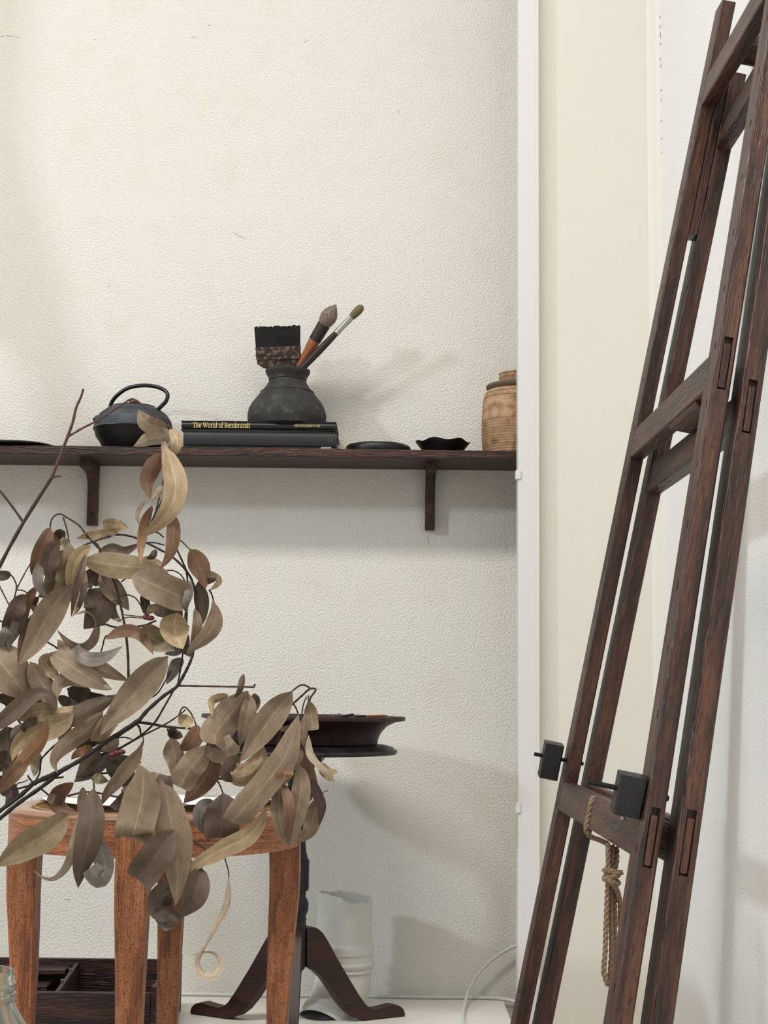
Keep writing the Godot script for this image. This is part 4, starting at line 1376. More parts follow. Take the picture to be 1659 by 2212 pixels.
# ---------------------------------------------------------------- broken drain pipe
func build_pipe():
	var z := 0.132
	var c := P(744, 2000, z)
	var k := per_px(c)
	var r := k * 60.0
	var t := thing("drain_pipe", "broken white plastic drain pipe elbow standing against the wall", "pipe", Vector3(c.x, 0.012, z))
	var hh := func(py: float) -> float: return P(744, py, z).y - 0.012
	# upright piece with a ragged top
	var st := new_st()
	var seg := 72
	var ylow: float = hh.call(2066)
	for i in seg:
		var q := []
		for e in [[i, r], [i + 1, r], [i, r - 0.004], [i + 1, r - 0.004]]:
			var a = TAU * (e[0] % seg) / seg
			var dir := Vector3(cos(a), 0, sin(a))
			var top: float = hh.call(1933) - 0.006 * dir.x + 0.0012 * sin(a * 9.0) + 0.0008 * sin(a * 23.0)
			var f := fposmod(a, TAU)
			if f > 0.55 and f < 1.62:
				top -= 0.006
			elif f > 1.75 and f < 2.9:
				top += 0.002
			if f > 3.5 and f < 4.4:
				top -= 0.003
			q.append([dir * e[1], top, dir])
		tri(st, q[0][0] + Vector3(0, ylow, 0), q[1][0] + Vector3(0, ylow, 0), q[1][0] + Vector3(0, q[1][1], 0), q[0][2], q[1][2], q[1][2], Vector2.ZERO, Vector2.ZERO, Vector2.ZERO)
		tri(st, q[0][0] + Vector3(0, ylow, 0), q[1][0] + Vector3(0, q[1][1], 0), q[0][0] + Vector3(0, q[0][1], 0), q[0][2], q[1][2], q[0][2], Vector2.ZERO, Vector2.ZERO, Vector2.ZERO)
		tri(st, q[2][0] + Vector3(0, ylow, 0), q[3][0] + Vector3(0, ylow, 0), q[3][0] + Vector3(0, q[3][1], 0), -q[2][2], -q[3][2], -q[3][2], Vector2.ZERO, Vector2.ZERO, Vector2.ZERO)
		tri(st, q[2][0] + Vector3(0, ylow, 0), q[3][0] + Vector3(0, q[3][1], 0), q[2][0] + Vector3(0, q[2][1], 0), -q[2][2], -q[3][2], -q[2][2], Vector2.ZERO, Vector2.ZERO, Vector2.ZERO)
		flat_quad(st, q[0][0] + Vector3(0, q[0][1], 0), q[1][0] + Vector3(0, q[1][1], 0), q[3][0] + Vector3(0, q[3][1], 0), q[2][0] + Vector3(0, q[2][1], 0), Vector3.UP)
	put(st, "upright", M.pvc, t)
	# socket with collars
	st = new_st()
	lathe(st, [Vector2(r, hh.call(2033)), Vector2(r + 0.003, hh.call(2036)), Vector2(r + 0.0045, hh.call(2041)), Vector2(r + 0.0045, hh.call(2056)), Vector2(r + 0.002, hh.call(2059)), Vector2(r + 0.002, hh.call(2073)), Vector2(r + 0.006, hh.call(2077)), Vector2(r + 0.006, hh.call(2082)), Vector2(r + 0.002, hh.call(2088)), Vector2(r + 0.0035, hh.call(2094)), Vector2(r + 0.0005, hh.call(2098))], 64)
	put(st, "socket", M.pvc, t)
	# elbow bending down to the left
	var y2: float = hh.call(2090)
	var path := [Vector3(0, y2 + 0.002, 0)]
	var rad := [r]
	var bend := 0.11
	var bdir := Vector3(-0.55, 0, 0.84).normalized()
	for j in range(1, 9):
		var a := deg_to_rad(48.0) * j / 8
		path.append(Vector3(0, y2 - bend * sin(a), 0) + bdir * bend * (1.0 - cos(a)))
		rad.append(r)
	st = new_st()
	tube(st, path, rad, 48, false)
	put(st, "elbow", M.pvc, t)
	var e0: Vector3 = path[8]
	var dr := (bdir * sin(deg_to_rad(48.0)) - Vector3(0, cos(deg_to_rad(48.0)), 0)).normalized()
	st = new_st()
	tube(st, [e0, e0 + dr * 0.004, e0 + dr * 0.012, e0 + dr * 0.014, e0 + dr * 0.03], [r + 0.0005, r + 0.004, r + 0.004, r + 0.0015, r + 0.0015], 48, false)
	put(st, "spigot_collar", M.pvc, t)
	st = new_st()
	tube(st, [e0 + dr * 0.029, e0 + dr * 0.05], [r - 0.004, r - 0.005], 48)
	put(st, "rubber_seal", M.rubber, t)

# ---------------------------------------------------------------- cables
func build_cables():
	var st := new_st()
	var pts := [[1125, 2041, 0.02], [1100, 2049, 0.025], [1065, 2072, 0.03], [1034, 2102, 0.035], [1014, 2136, 0.06], [1004, 2172, 0.12], [1001, 2200, 0.2], [1006, 2240, 0.3]].map(func(e): return P(e[0], e[1], e[2]))
	pts[-1].y = maxf(pts[-1].y, 0.016)
	var o := thing("white_cable", "white cable looping down from the white board to the floor", "cable", pts[0])
	tube(st, spline(pts.map(func(p): return p - pts[0]), 6), [0.0031], 8)
	put(st, "cord", M.cord, o)
	st = new_st()
	pts = [[380, 0.018], [470, 0.02], [560, 0.022], [640, 0.02], [800, 0.018], [900, 0.022], [1000, 0.02], [1060, 0.022], [1090, 0.03]].map(func(e): return Vector3(P(e[0], 2165, e[1]).x, 0.0158, e[1]))
	pts.append(Vector3(pts[-1].x + 0.04, 0.012, 0.06))
	o = thing("white_cable", "white cable lying along the foot of the back wall", "cable", pts[0])
	tube(st, spline(pts.map(func(p): return p - pts[0]), 6), [0.0034], 8)
	put(st, "cord", M.cord, o)

# ---------------------------------------------------------------- glass vase
const PLANT_Z := 1.2
func build_vase():
	var c := P(-28, 2095, PLANT_Z)
	var k := per_px(c)
	var y1 := c.y
	var t := thing("glass_vase", "pale green glass jar with threaded neck holding the dried branches", "vase", Vector3(c.x, 0, PLANT_Z))
	var th := 0.0028
	var outer := [Vector2(0, 0.0), Vector2(0.07, 0.0), Vector2(0.082, 0.006), Vector2(0.086, 0.02), Vector2(0.088, 0.09), Vector2(0.086, 0.16), Vector2(k * 128, y1 - k * 190), Vector2(k * 108, y1 - k * 150), Vector2(k * 82, y1 - k * 108), Vector2(k * 66, y1 - k * 82), Vector2(k * 60, y1 - k * 66), Vector2(k * 64, y1 - k * 58), Vector2(k * 65, y1 - k * 52), Vector2(k * 60, y1 - k * 45), Vector2(k * 62, y1 - k * 36), Vector2(k * 63, y1 - k * 30), Vector2(k * 58, y1 - k * 22), Vector2(k * 59, y1 - k * 8), Vector2(k * 57, y1)]
	var prof := outer.duplicate()
	for i in range(outer.size() - 1, -1, -1):
		prof.append(Vector2(maxf(outer[i].x - th, 0.0), maxf(outer[i].y, 0.006)))
	var st := new_st()
	lathe(st, prof, 64)
	put(st, "glass", M.glass, t)

# ---------------------------------------------------------------- dried eucalyptus: crops of the photograph in which the points were read: [x, y, scale]
const CROP := [[0, 0, 1.0], [0, 1100, 5.53], [200, 1100, 5.53], [0, 1400, 5.53], [200, 1400, 5.53], [0, 1680, 5.53], [200, 1660, 5.53], [420, 1440, 5.53], [470, 1560, 5.53], [0, 800, 3.95]]
var leaf_no := 0
func at_crop(crop: int, x: float, y: float, dz: float) -> Vector3:
	var c: Array = CROP[crop]
	return P(c[0] + x / c[2], c[1] + y / c[2], PLANT_Z + dz)

# one leaf: width in crop pixels, depth in centimetres towards the camera, stations [x, y, turn in degrees, extra depth in cm]
func leaf(parent: Node3D, crop: int, width: float, depth: float, tone: String, pts: Array, blunt := false):
	leaf_no += 1
	rng.seed = 1000 + leaf_no
	var bulge := rng.randf_range(-0.022, 0.022)
	var tw0 := rng.randf_range(-28, 28)
	var tw1 := rng.randf_range(-28, 28)
	var cup := rng.randf_range(0.10, 0.30) * (1.0 if rng.randf() < 0.5 else -1.0)
	var ruffle := rng.randf() * TAU
	var ctrl := []
	var n0 := pts.size()
	for i in n0:
		var e: Array = pts[i]
		var f := float(i) / (n0 - 1)
		var dz: float = depth * 0.01 + (e[3] * 0.01 if e.size() > 3 else bulge * sin(PI * f))
		var turn: float = e[2] if e.size() > 2 else lerpf(tw0, tw1, f)
		var p := at_crop(crop, e[0], e[1], dz)
		ctrl.append(Vector4(p.x, p.y, p.z, deg_to_rad(turn)))
	var fine := spline(ctrl, maxi(4, 22 / (n0 - 1)))
	var n := fine.size()
	var c: Array = CROP[crop]
	var st := new_st()
	var rows := []
	var cols := 6
	var len := 0.0
	var lens := [0.0]
	for i in range(1, n):
		len += Vector3(fine[i].x - fine[i - 1].x, fine[i].y - fine[i - 1].y, fine[i].z - fine[i - 1].z).length()
		lens.append(len)
	for i in n:
		var v4: Vector4 = fine[i]
		var p := Vector3(v4.x, v4.y, v4.z)
		var a: Vector4 = fine[maxi(i - 1, 0)]
		var b: Vector4 = fine[mini(i + 1, n - 1)]
		var tn := Vector3(b.x - a.x, b.y - a.y, b.z - a.z).normalized()
		var view := (p - CAM).normalized()
		var s := tn.cross(view).normalized()
		var nn := s.cross(tn)
		var sd := s * cos(v4.w) + nn * sin(v4.w)
		var nrm := tn.cross(sd).normalized()
		var f: float = lens[i] / len
		var prof := pow(sin(PI * pow(f, 0.78)), 0.85) if f < 0.999 else 0.0
		if f < 0.05:
			prof = maxf(prof * f / 0.05, 0.03)
		if blunt:
			prof = pow(sin(PI * 0.5 * minf(f / 0.45, 1.0)), 0.9) * (1.0 if f < 0.8 else 1.0 - 0.18 * pow((f - 0.8) / 0.2, 2.0))
		var w: float = width / c[2] * per_px(p) * 1.06 * maxf(prof, 0.012)
		var row := []
		for j in cols + 1:
			var u := float(j) / cols - 0.5
			var lift: float = (absf(u) * 2.0 - 0.4) * cup * w * 0.5 + 0.05 * w * sin(f * 11.0 + ruffle + u * 3.0) * absf(u) * 2.0
			row.append(p + sd * (u * w) + nrm * lift)
		rows.append(row)
	# normals from neighbours
	var norms := []
	for i in n:
		var row := []
		for j in cols + 1:
			var du: Vector3 = rows[i][mini(j + 1, cols)] - rows[i][maxi(j - 1, 0)]
			var dv: Vector3 = rows[mini(i + 1, n - 1)][j] - rows[maxi(i - 1, 0)][j]
			var q := du.cross(dv)
			row.append(q.normalized() if q.length() > 1e-12 else Vector3.BACK)
		norms.append(row)
	var origin := parent.position
	for i in n - 1:
		for j in cols:
			var u0 := float(j) / cols
			var u1 := float(j + 1) / cols
			var f0: float = lens[i] / len
			var f1: float = lens[i + 1] / len
			tri(st, rows[i][j] - origin, rows[i][j + 1] - origin, rows[i + 1][j + 1] - origin, norms[i][j], norms[i][j + 1], norms[i + 1][j + 1], Vector2(u0, f0), Vector2(u1, f0), Vector2(u1, f1))
			tri(st, rows[i][j] - origin, rows[i + 1][j + 1] - origin, rows[i + 1][j] - origin, norms[i][j], norms[i + 1][j + 1], norms[i + 1][j], Vector2(u0, f0), Vector2(u1, f1), Vector2(u0, f1))
	put(st, "leaf", M["leaf_" + tone], parent)

# a twig through points [x, y, extra depth cm], width in pixels of the photograph from start to end
func twig(parent: Node3D, crop: int, w0: float, w1: float, mat: Material, pts: Array, called := "twig", depth := 0.0):
	var ctrl := []
	for e in pts:
		ctrl.append(at_crop(crop, e[0], e[1], (depth + (e[2] if e.size() > 2 else 0.0)) * 0.01))
	var fine := spline(ctrl, 6)
	var rad := []
	for i in fine.size():
		var k := per_px(fine[i])
		rad.append(maxf(lerpf(w0, w1, float(i) / (fine.size() - 1)) * k * 0.5 * (1.0 + 0.1 * sin(i * 1.7)), 0.0003))
	var st := new_st()
	tube(st, fine.map(func(p): return p - parent.position), rad, 7)
	put(st, called, mat, parent)

func build_branches():
	var mouth := P(-28, 2200, PLANT_Z)
	# ---- the tall one: bare twig with a hanging tuft beside the kettle
	var b := thing("eucalyptus_branch", "tall bare twig with a hanging tuft of dry leaves beside the kettle", "branch", mouth + Vector3(-0.012, 0, 0.01), "dried eucalyptus branches")
	twig(b, 0, 9, 8, M.stem, [[-34, 2210], [-50, 2080], [-82, 1850], [-78, 1560], [-40, 1310], [0, 1222], [50, 1130], [111, 1033]], "stem")
	twig(b, 9, 8, 5, M.stem_red, [[440, 920], [510, 740], [580, 560], [622, 440], [650, 320], [690, 230], [712, 158]], "stem")
	twig(b, 9, 5, 5.5, M.stem, [[-120, 900], [0, 1030], [110, 1170], [200, 1300]])
	twig(b, 9, 5, 3.5, M.stem_red, [[440, 920], [480, 905], [522, 902]])
	twig(b, 9, 5, 3, M.stem_red, [[590, 560], [700, 495], [830, 428], [960, 345], [1060, 280], [1125, 243], [1190, 275], [1280, 345], [1370, 425], [1440, 480], [1510, 535]])
	twig(b, 9, 4, 3, M.stem, [[1440, 480], [1400, 600], [1405, 760], [1400, 900], [1350, 1120], [1300, 1300]])
	twig(b, 9, 3.5, 4.5, M.stem_dark, [[1405, 1060], [1370, 1130], [1330, 1210], [1290, 1300]])
	for l in [
		[9, 150, 1, "taupe", [[1430, 500, 10], [1340, 480, 15], [1240, 440, 20], [1178, 335, 20]]],
		[9, 135, 2, "pale", [[1460, 515, 20], [1380, 560, 10], [1270, 585, 20], [1138, 648, 30]]],
		[9, 95, 2, "tan", [[1450, 500, 20], [1510, 590, 0], [1490, 680, 0], [1452, 755, 20]]],
		[9, 60, 1, "taupe", [[1400, 600, 0], [1410, 700, 0], [1430, 800, 0]]],
		[9, 145, 1, "rust", [[1385, 700, 0], [1300, 830, 10], [1255, 960, 10], [1282, 1095, 10]]],
		[9, 190, 3, "tan", [[1400, 640, 20], [1470, 830, 10], [1500, 1000, 0], [1450, 1180, 0], [1330, 1330, 20], [1180, 1430, 40]]],
		[9, 60, 2, "pale", [[1390, 980, 0], [1340, 1060, 0], [1290, 1110, 10]]],
		[9, 115, 4, "rust", [[1430, 1190, 0], [1480, 1330, 0], [1455, 1550, 0], [1365, 1700, 10]]],
		[9, 85, 4, "orange", [[1300, 1150, 20], [1240, 1290, 10], [1205, 1480, 0], [1200, 1655, 0]]],
		[9, 45, 3, "pale", [[1250, 1110, 40], [1190, 1180, 30], [1172, 1250, 20], [1190, 1325, 20]]],
	]:
		leaf(b, l[0], l[1], l[2], l[3], l[4], l.size() > 5)
	# ---- the looping one
	b = thing("eucalyptus_branch", "looping dried branch with a ring of curled leaves below the shelf", "branch", mouth + Vector3(0.012, 0, 0.0), "dried eucalyptus branches")
	twig(b, 0, 9, 10, M.stem_dark, [[-22, 2210], [-44, 2050], [-70, 1880], [-40, 1790], [0, 1752], [45, 1718], [72, 1692]], "stem", 2.0)
	twig(b, 3, 10, 9, M.stem_dark, [[400, 1615], [560, 1540], [780, 1440], [1000, 1310], [1250, 1130], [1480, 980], [1660, 860]], "stem", 2.0)
	twig(b, 4, 9, 6, M.stem_dark, [[550, 870], [660, 740], [850, 570], [1000, 465], [1090, 320], [1160, 180], [1200, 70]], "stem", 2.0)
	twig(b, 2, 6, 4, M.stem, [[1195, 1740], [1225, 1560], [1250, 1320], [1235, 1100], [1205, 900], [1120, 735], [960, 575], [800, 480], [650, 405], [480, 330], [300, 305], [130, 345], [0, 392], [-110, 430]], "stem")
	twig(b, 2, 4.5, 4, M.stem, [[1000, 470], [1080, 640], [1125, 770], [1135, 1000], [1125, 1300], [1115, 1600]])
	twig(b, 1, 4, 6, M.stem, [[1110, 400], [1150, 410], [1190, 470], [1200, 520], [1300, 720], [1385, 930], [1440, 1150], [1490, 1400], [1525, 1700], [1535, 2030]])
	twig(b, 1, 3.5, 4, M.stem, [[600, 240], [608, 150], [650, 80], [720, 58], [800, 100], [940, 190], [1020, 290], [1110, 395], [1190, 480]])
	twig(b, 1, 3.5, 2.5, M.stem, [[755, 100], [800, 250], [825, 390], [850, 560], [870, 800]])
	twig(b, 1, 3, 4, M.stem, [[130, 785], [170, 840], [195, 950], [130, 1200], [20, 1450]])
	twig(b, 1, 3.5, 2.5, M.stem_red, [[200, 950], [300, 760], [430, 540]])
	twig(b, 1, 3, 3, M.stem, [[205, 965], [270, 970], [330, 1005]])
	twig(b, 1, 3.5, 3, M.stem_red, [[-40, 860], [0, 930], [60, 1050], [110, 1145]])
	twig(b, 1, 4, 4, M.stem, [[-60, 1310], [40, 1350], [150, 1400], [260, 1470], [420, 1330], [640, 1160]])
	twig(b, 1, 4, 4, M.stem, [[560, 1585], [640, 1630], [720, 1690]])
	twig(b, 2, 3, 3, M.stem, [[310, 1060], [370, 1030], [430, 1025], [510, 1060], [570, 1140], [610, 1240]])
	twig(b, 2, 3.5, 3, M.stem, [[480, 795], [410, 820], [340, 870]])
	twig(b, 2, 3, 3, M.stem, [[890, 730], [970, 735], [1050, 780], [1110, 870]])
	twig(b, 2, 3, 2.5, M.stem, [[1010, 362], [1060, 380], [1120, 440], [1175, 495]])
	twig(b, 2, 4, 3, M.stem_dark, [[735, 270], [790, 285], [850, 340]])
	twig(b, 2, 3.5, 3, M.stem_dark, [[640, 400], [740, 400], [860, 430]])
	twig(b, 2, 5, 4, M.stem_dark, [[60, 1390], [150, 1375], [230, 1400], [350, 1415], [600, 1390], [760, 1330]])
	twig(b, 2, 3, 4, M.stem_dark, [[90, 1730], [120, 1640], [155, 1525], [260, 1490]])
	twig(b, 2, 2.5, 2.5, M.stem_red, [[300, 1340], [420, 1290], [560, 1300], [640, 1290]])
	twig(b, 2, 2.5, 2.5, M.stem_red, [[380, 1260], [500, 1275], [640, 1290]])
	twig(b, 2, 5, 3, M.stem_dark, [[640, 1290], [640, 1200], [610, 1080], [600, 1000]])
	twig(b, 2, 4, 3, M.stem_dark, [[1390, 960], [1420, 1010], [1450, 1110]])
	twig(b, 2, 4, 4, M.stem_dark, [[1110, 870], [1130, 1000], [1110, 1240], [1090, 1400], [1080, 1700], [1020, 2080]])
	for l in [
		[1, 120, 0, "dark", [[135, 788, 20], [60, 790, 10], [-60, 800, 0], [-170, 830, 0]]],
		# tangle at the upper left of the ring
		[1, 190, 1, "rust", [[605, 215, 30], [560, 340, 20], [470, 540, 10], [405, 740, 10], [430, 810, 30]]],
		[1, 130, 0, "dark", [[780, 265, 10], [700, 315, 0], [600, 400, 0]]],
		[1, 330, 0, "taupe", [[745, 330, 10], [770, 520, 10], [740, 760, 0], [650, 980, 20], [560, 1080, 40]], 1],
		[1, 230, 1.5, "dark", [[720, 380, 20], [620, 540, 20], [590, 720, 20], [650, 890, 30]]],  # dark leaf shape stands for the shade inside the curled leaf
		[1, 130, 2.5, "grey", [[520, 600, 30], [455, 760, 20], [470, 930, 20], [590, 1080, 30]]],
		[1, 220, 2, "olive", [[800, 620, 20], [780, 780, 10], [720, 900, 10], [640, 960, 40]]],
		[1, 70, 3, "pale", [[790, 340, 10], [765, 420, 10], [715, 500, 10]]],
		[1, 330, 3, "taupe", [[850, 900, 20], [690, 1090, 10], [540, 1330, 5], [410, 1580, 0], [290, 1760, 10], [212, 1865, 20]]],
		[1, 190, 2, "rust", [[470, 1210, 10], [360, 1440, 10], [275, 1660, 10], [212, 1840, 10]]],
		[1, 200, 0, "dark", [[320, 1020, 20], [230, 1130, 10], [160, 1280, 10], [110, 1420, 20]], 1],
		[1, 150, 0.5, "grey", [[310, 1180, 20], [210, 1390, 20], [120, 1590, 20], [110, 1690, 30]]],
		[1, 130, 0, "grey", [[130, 1380, 10], [70, 1480, 10], [20, 1640, 10]], 1],
		[1, 120, -1, "rust", [[440, 920, 20], [345, 1070, 20], [300, 1230, 10], [310, 1410, 20]]],
		[1, 80, -1, "dark", [[460, 1040, 10], [400, 1130, 10], [420, 1260, 10]]],
		[1, 200, 1, "tan", [[1090, 435, 10], [970, 530, 10], [890, 690, 10], [860, 900, 20], [850, 1120, 30]]],
		[1, 95, 2, "dark", [[1025, 530, 10], [965, 760, 10], [900, 1010, 10], [850, 1290, 10]]],
		[1, 75, 2.5, "tan", [[995, 700, 10], [1010, 860, 20], [970, 1060, 20], [860, 1300, 10]]],
		[1, 70, 1, "dark", [[1020, 720, 10], [1010, 950, 10], [960, 1130, 10], [900, 1260, 10]]],
		[1, 300, 1, "olive", [[985, 620, 0], [1180, 640, 5], [1450, 680, 10], [1720, 700, 5], [2010, 745, 10]]],
		[1, 120, 0, "dark", [[1170, 515, 20], [1330, 470, 10], [1490, 500, 0], [1690, 400, 20]]],
		[2, 120, 0, "tan", [[560, 640, 10], [680, 620, 0], [810, 690, 10]], 1],
		[1, 220, 0, "dark", [[1270, 760, 10], [1140, 800, 0], [1050, 880, 10], [1090, 950, 30]]],
		[1, 230, -1, "taupe", [[1190, 780, 10], [1300, 900, 0], [1430, 1050, 0], [1540, 1210, 20]]],
		[1, 340, -1, "dark", [[1060, 950, 20], [1160, 1090, 10], [1170, 1230, 0], [1000, 1430, 10]]],
		[1, 110, 0, "taupe", [[1395, 1070, 50], [1335, 1170, 20], [1370, 1280, 20], [1450, 1350, 50]]],
		[1, 170, 1, "taupe", [[900, 1265, 70, 0], [1040, 1235, 72, -1], [1135, 1330, 75, -1.5], [1140, 1460, 65, -1.5], [1080, 1590, 50, -1], [950, 1650, 35, 0], [810, 1580, 30, 0.5], [680, 1440, 40, 1]]],
		[1, 165, 2, "grey", [[935, 1600, 40], [960, 1740, 20], [1100, 1795, 10], [1280, 1755, 10], [1465, 1635, 20]]],
		[1, 120, 2, "tan", [[1540, 225, 10], [1420, 190, 10], [1320, 170, 10], [1230, 190, 10]], 1],
		[1, 120, 1.5, "tan", [[1440, 235, 20], [1240, 300, 10], [1060, 310, 10], [910, 350, 20]]],
		[2, 80, 0, "dark", [[760, 480, 10], [715, 560, 10], [640, 590, 10]]],
		[2, 110, 0, "dark", [[600, 990, 10], [630, 1120, 10], [660, 1320, 10]]],
		[2, 100, 1, "tan", [[760, 1150, 10], [700, 1200, 10], [650, 1250, 20]]],
		[2, 360, 2, "taupe", [[470, 785, 5], [640, 860, 0], [860, 960, 0], [1120, 1070, 5]], 1],
		[2, 110, 2.5, "dark", [[870, 740, 20], [890, 820, 20], [940, 900, 20]]],
		[2, 200, 0, "dark", [[700, 1170, 10], [860, 1190, 0], [1080, 1200, 0]], 1],
		[2, 330, 3, "tan", [[1010, 1235, 10], [975, 1370, 5], [1000, 1510, 5], [1080, 1670, 10]]],
		[2, 270, 2.5, "olive", [[560, 1430, 20], [660, 1500, 10], [800, 1590, 10], [980, 1690, 10]]],
		[2, 150, 2, "rust", [[160, 1555, 10], [320, 1470, 10], [480, 1460, 10], [610, 1550, 10], [730, 1740, 10]]],
		[2, 240, 1, "rust", [[1165, 475, 20], [1240, 610, 10], [1310, 780, 10], [1350, 950, 10]]],
		[2, 100, 0, "dark", [[1400, 735, 10], [1430, 820, 10], [1370, 900, 20]]],
		[2, 75, 0.5, "tan", [[1440, 755, 20], [1510, 865, 10], [1400, 970, 20]]],
		[2, 200, 2, "taupe", [[1435, 1080, 55], [1475, 1230, 40], [1440, 1400, 10], [1330, 1540, 10], [1190, 1660, 20], [1120, 1750, 30]]],
		[2, 170, 0, "dark", [[1260, 860, 10], [1300, 1050, 10], [1310, 1240, 10], [1285, 1420, 10]]],
		[2, 110, 1, "grey", [[1160, 850, 10], [1150, 1000, 10], [1110, 1140, 10], [1135, 1250, 10]]],
		[2, 120, 1, "taupe", [[1220, 1180, 30], [1250, 1350, 20], [1210, 1600, 20], [1150, 1780, 20]]],
		[2, 120, 1, "grey", [[1100, 1620, 20], [990, 1690, 10], [860, 1730, 10]]],
		[4, 140, 0, "grey", [[1050, 110, 20], [990, 220, 10], [880, 435, 10]]],
		[2, 130, 0, "dark", [[1130, 1480, 20], [1100, 1640, 20], [1160, 1760, 10]]],
	]:
		leaf(b, l[0], l[1], l[2], l[3], l[4], l.size() > 5)
	red_buds(b, [[2, 640, 1290], [2, 690, 1300]])
	# ---- the low spreading one
	b = thing("eucalyptus_branch", "low spreading dried branch with drooping leaves across the stool", "branch", mouth + Vector3(0.0, 0, 0.02), "dried eucalyptus branches")
	twig(b, 0, 9, 9, M.stem_dark, [[-26, 2210], [-50, 2060], [-86, 1900], [-60, 1815], [0, 1768], [40, 1735], [90, 1700], [140, 1660]], "stem", 0.5)
	twig(b, 3, 9, 7, M.stem_dark, [[770, 1440], [1000, 1320], [1280, 1130], [1500, 985], [1660, 880]], "stem", 0.5)
	twig(b, 4, 7, 4.5, M.stem_dark, [[500, 880], [700, 905], [900, 940], [1320, 970]], "stem", 1.0)
	twig(b, 4, 5, 4, M.stem_dark, [[90, 1275], [330, 1190], [580, 1040], [740, 890], [850, 710], [930, 570], [1000, 450]], "stem")
	twig(b, 4, 4, 3, M.stem, [[300, 1215], [580, 1055], [850, 920], [1020, 810], [1110, 735]])
	twig(b, 4, 4.5, 4, M.stem_red, [[1030, 450], [1300, 455], [1660, 460], [1940, 464]])
	twig(b, 7, 4, 4, M.stem, [[640, 240], [700, 245], [725, 205]])
	twig(b, 4, 5, 4.5, M.stem, [[-120, 1540], [0, 1510], [200, 1490], [400, 1485], [650, 1515], [900, 1540], [1200, 1550], [1560, 1560], [2020, 1560]])
	twig(b, 6, 4.5, 3, M.stem, [[-300, 330], [-60, 280], [240, 330], [480, 400], [800, 590], [1000, 720], [1180, 850], [1350, 970]])
	twig(b, 6, 3.5, 3, M.stem, [[990, 730], [900, 830], [820, 920]])
	twig(b, 3, 5, 4, M.stem_dark, [[170, 1690], [360, 1640], [560, 1570], [760, 1540]])
	twig(b, 3, 4, 4, M.stem_dark, [[480, 1340], [580, 1230], [700, 1120]])
	twig(b, 3, 4, 4, M.stem_dark, [[390, 1630], [470, 1500], [485, 1340]])
	twig(b, 3, 4, 5, M.stem_dark, [[300, 970], [200, 840], [110, 730], [0, 590], [-60, 520]])
	twig(b, 3, 4, 4, M.stem_dark, [[330, 1520], [370, 1580], [430, 1640]])
	twig(b, 3, 3, 2.5, M.stem, [[160, 1700], [210, 1620], [280, 1600], [340, 1570]])
	twig(b, 3, 4, 3, M.stem_dark, [[490, 1680], [600, 1770], [660, 1800]])
	twig(b, 3, 5, 4, M.stem_dark, [[330, 180], [310, 320], [350, 470], [400, 560]])
	twig(b, 4, 3.5, 3, M.stem, [[890, 960], [915, 1030], [930, 1090]])
	twig(b, 4, 3.5, 3, M.stem, [[1030, 810], [1060, 730], [1105, 705], [1170, 770], [1215, 860], [1245, 950]])
	twig(b, 4, 5, 4, M.stem_dark, [[510, 890], [560, 950], [575, 1030]])
	twig(b, 4, 3, 3, M.stem, [[290, 1075], [380, 1065], [470, 1090]])
	twig(b, 4, 2.5, 3, M.stem, [[600, 1050], [605, 1130], [580, 1210], [540, 1260]])
	twig(b, 4, 4, 3, M.stem_dark, [[560, 650], [700, 590], [790, 520], [880, 370], [930, 270]])
	twig(b, 4, 3.5, 3.5, M.stem_dark, [[530, 1360], [535, 1500], [520, 1680], [470, 1820], [300, 1930], [120, 1960]])
	twig(b, 7, 4, 3, M.stem, [[230, 1330], [270, 1360], [310, 1430], [345, 1530]])
	twig(b, 7, 5, 4, M.stem, [[1110, 495], [1180, 440], [1280, 350], [1380, 265], [1450, 275], [1400, 350], [1370, 420]])
	twig(b, 7, 4.5, 3.5, M.stem, [[1390, 270], [1350, 235], [1285, 218], [1220, 250], [1150, 310]])
	twig(b, 7, 4, 3, M.stem, [[1180, 440], [1220, 510], [1245, 600]])
	twig(b, 7, 3, 3, M.stem, [[1340, 360], [1300, 460], [1280, 640], [1290, 900]])
	twig(b, 7, 3, 3, M.stem, [[1365, 340], [1350, 520], [1340, 700], [1380, 950]])
	twig(b, 7, 5, 5, M.stem_dark, [[800, 1325], [900, 1200], [1000, 900], [1100, 510]], "twig", -2.0)
	twig(b, 0, 3, 2.5, M.stem, [[480, 1832], [488, 1862], [494, 1885], [493, 1910]])
	twig(b, 5, 3.5, 3.5, M.stem_dark, [[1115, -80], [1120, 60], [1125, 150]])
	twig(b, 5, 3, 3, M.stem, [[690, 560], [760, 490], [830, 440], [960, 330]])
	twig(b, 7, 2, 1.5, M.stem, [[1510, 1530], [1550, 1495], [1600, 1480]])
